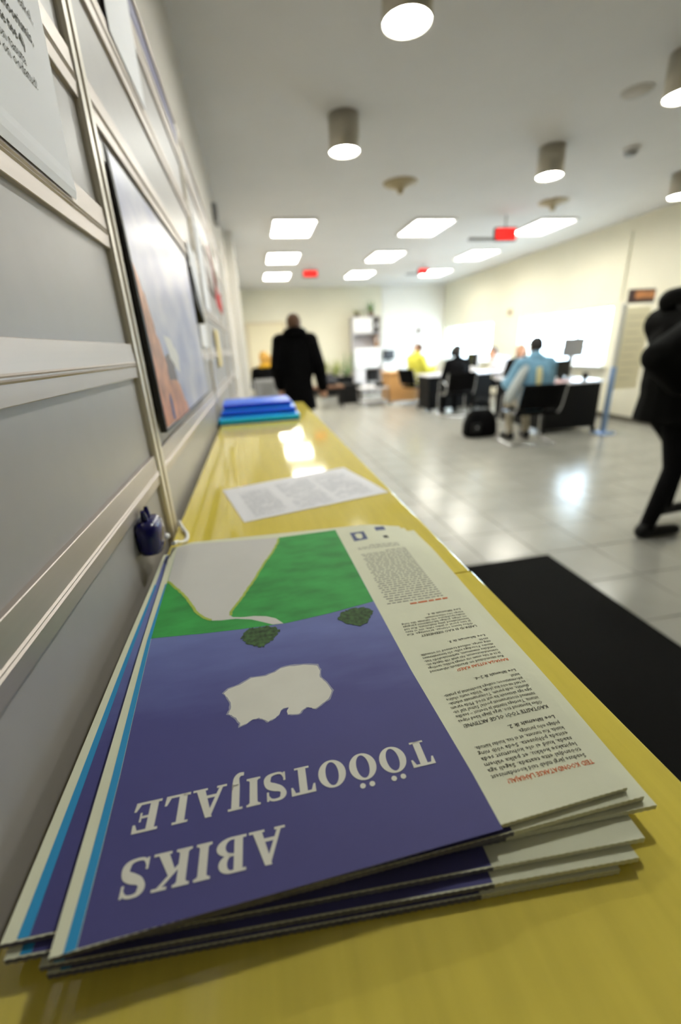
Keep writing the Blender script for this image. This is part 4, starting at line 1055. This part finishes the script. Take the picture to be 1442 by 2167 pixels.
# man standing in the aisle, seen from behind
p, J = person('man in a long black hooded coat standing with his back to the camera', (.545, 5.8, 0), .0, STAND, mat('black_coat', rgb(3, 3, 4), .9, noise=(14, .3), spec=.1), M_brhair,
              dict(el=(-.25, -.05, 1.12), er=(.27, -.04, 1.11), wl=(-.22, .10, .90), wr=(.31, .02, .87)), pad=.045, skirt=((0, -.01, .62), .205), scale=1.04)
ring_part('hood', (0, -.055, 1.555), .105, .085, .052, MATS['black_coat'], p, -.03)
ring_part('red_collar', (.045, .01, 1.580), .085, .075, .026, M_red, p)
# walker leaving at the right edge
M_coat2 = mat('dark_winter_coat', rgb(6, 6, 5), .9, noise=(12, .35), spec=.12)
p, J = person('person in a dark winter coat walking out at the right edge of the picture', (2.60, 2.42, 0), -math.pi / 2, STAND, M_coat2, M_dkhair,
              dict(pel=(0, .06, .94), chest=(0, .09, 1.31), neck=(0, .13, 1.46), head=(0, .19, 1.625), sl=(-.19, .09, 1.42), sr=(.19, .03, 1.41),
                   el=(-.24, .26, 1.18), wl=(-.20, .44, 1.06), er=(.24, -.33, 1.24), wr=(.22, -.12, 1.08),
                   kl=(-.10, .38, .56), al=(-.10, .36, .14), tl=(-.11, .56, .10), kr=(.10, .13, .50), ar=(.10, .015, .085), tr=(.11, .245, .04)), pad=.045, skirt=((0, .08, .82), .200))
ring_part('hood', (0, .05, 1.52), .12, .09, .050, M_coat2, p, -.05)
# seated blond woman at the left
visitor_chair(.19, 8.0, .08, 'grey-backed chair at the left behind the blue folders', M_greypl, .93)
p, J = person('blond seated person in black with a yellow scarf, left of the standing man', (.19, 8.0, 0), .15, SIT, M_black, M_blond, dict(look=.2, el=(-.22, .08, .78)), pad=.022, hairlong=.10)
ring_part('yellow_scarf', (0, -.01, 1.11), .10, .085, .035, mat('yellow_scarf', rgb(222, 170, 30), .8, noise=(20, .2)), p, -.02)
MB().tube([(.09, .06, 1.10), (.15, .12, 1.02), (.17, .14, .88), (.16, .16, .80)], [.035, .04, .045, .03], 10).build('scarf_end', MATS['yellow_scarf'], p)
# yellow jacket
visitor_chair(3.66, 9.76, -1.2, 'black visitor chair under the yellow-jacketed person')
p, J = person('seated person in a bright yellow jacket at the beech-sided desk', (3.66, 9.76, 0), -1.2, SIT, mat('yellow_jacket', rgb(196, 190, 64), .8, noise=(9, .12)), M_brhair, dict(look=1.9, wl=(-.16, .34, .80), wr=(.2, .33, .80)), pad=.045)
# black visitor
visitor_chair(3.79, 7.95, -.1, 'black visitor chair with chrome frame carrying the black-clothed visitor at the middle desk')
p, J = person('seated visitor in black with dark hair, seen from behind at the middle desk', (3.79, 7.95, 0), -.1, SIT, mat('navy_black_jacket', rgb(8, 8, 12), .9, noise=(10, .25), spec=.15), M_dkhair, dict(look=-.7), pad=.02, hairlong=.06, scale=.96)
# light blue jacket
visitor_chair(3.63, 5.32, -.12, 'black visitor chair with chrome frame under the light-blue-jacketed person', w=.60, h=.82)
p, J = person('seated person in a light blue jacket on a black chair by the near desk', (3.63, 5.32, 0), -.12, SIT, mat('light_blue_jacket', rgb(116, 162, 190), .8, noise=(8, .15)), M_dkhair, dict(el=(-.29, .02, .80), wl=(-.22, .28, .80), head=(.02, .06, 1.25), al=(-.13, .24, .09), ar=(.13, .28, .09), tl=(-.15, .43, .04), tr=(.15, .47, .04)), trousers=mat('beige_trousers', rgb(178, 170, 150), .8), pad=.05)
MB().tube([(-.05, -.24, 1.02), (-.05, -.26, .90), (-.05, -.26, .76)], [.03, .04, .03], 8).build('pale_stripe', mat('pale_yellow_cloth', rgb(216, 210, 160), .8), p)
MB().tube([(-.16, -.10, 1.02), (-.27, -.16, .86), (-.33, -.12, .68), (-.36, -.08, .58)], [.05, .06, .07, .04], 12).build('jacket_flap', mat('pale_blue_lining', rgb(188, 196, 196), .8), p)
# dark brown-haired neighbour
visitor_chair(4.80, 7.47, 2.6, 'black chair on the far side of the near desk under the brown-haired person')
p, J = person('brown-haired seated person in dark clothes facing the light-blue-jacketed visitor across the desk', (4.80, 7.47, 0), 2.6, SIT, mat('dark_brown_jacket', rgb(20, 16, 15), .9, spec=.15), M_brhair, dict(look=-.2), pad=.02, hairlong=.08, scale=.92)
# clerk
visitor_chair(5.22, 8.85, math.pi / 2, 'black office chair of the clerk below the windows')
p, J = person('clerk in a white blouse with dark hair sitting below the windows', (5.22, 8.85, 0), math.pi / 2, SIT, mat('white_blouse', rgb(230, 228, 236), .7), M_dkhair, dict(chest=(0, .04, .92), neck=(0, .12, 1.05), head=(.0, .22, 1.19)), pad=.025, scale=.92)
# bag on the floor
bg_ = thing('shoulder_bag', 'black shoulder bag on the floor left of the light-blue-jacketed person', 'bag', (3.27, 5.98, 0))
m = MB(); nq = 14
vs = []
for z, w_, d_ in ((0.0, .22, .11), (.04, .26, .14), (.20, .25, .14), (.34, .20, .10), (.40, .14, .05)):
    for k in range(nq): a = 2 * math.pi * k / nq; vs.append((w_ * math.copysign(abs(math.cos(a)) ** .6, math.cos(a)), d_ * math.copysign(abs(math.sin(a)) ** .6, math.sin(a)), z))
m.add(vs, [(i * nq + k, i * nq + (k + 1) % nq, (i + 1) * nq + (k + 1) % nq, (i + 1) * nq + k) for i in range(4) for k in range(nq)] + [tuple(reversed(range(nq))), tuple(range(4 * nq, 5 * nq))], 0, True)
m.build('body', M_black, bg_)
MB().tube([(-.15, 0, .37), (-.14, 0, .50), (-.04, 0, .57), (.06, 0, .56), (.13, 0, .48), (.15, 0, .37)], .012, 8).build('handle', M_blackpl, bg_)
MB().box(-.20, -.06, -.16, -.13, .08, .22, bev=.008).build('front_pocket', M_blackpl, bg_)
MB().tube([(-.14, -.163, .16), (-.12, -.168, .16)], .018, 10).build('buckle', M_chrome, bg_)
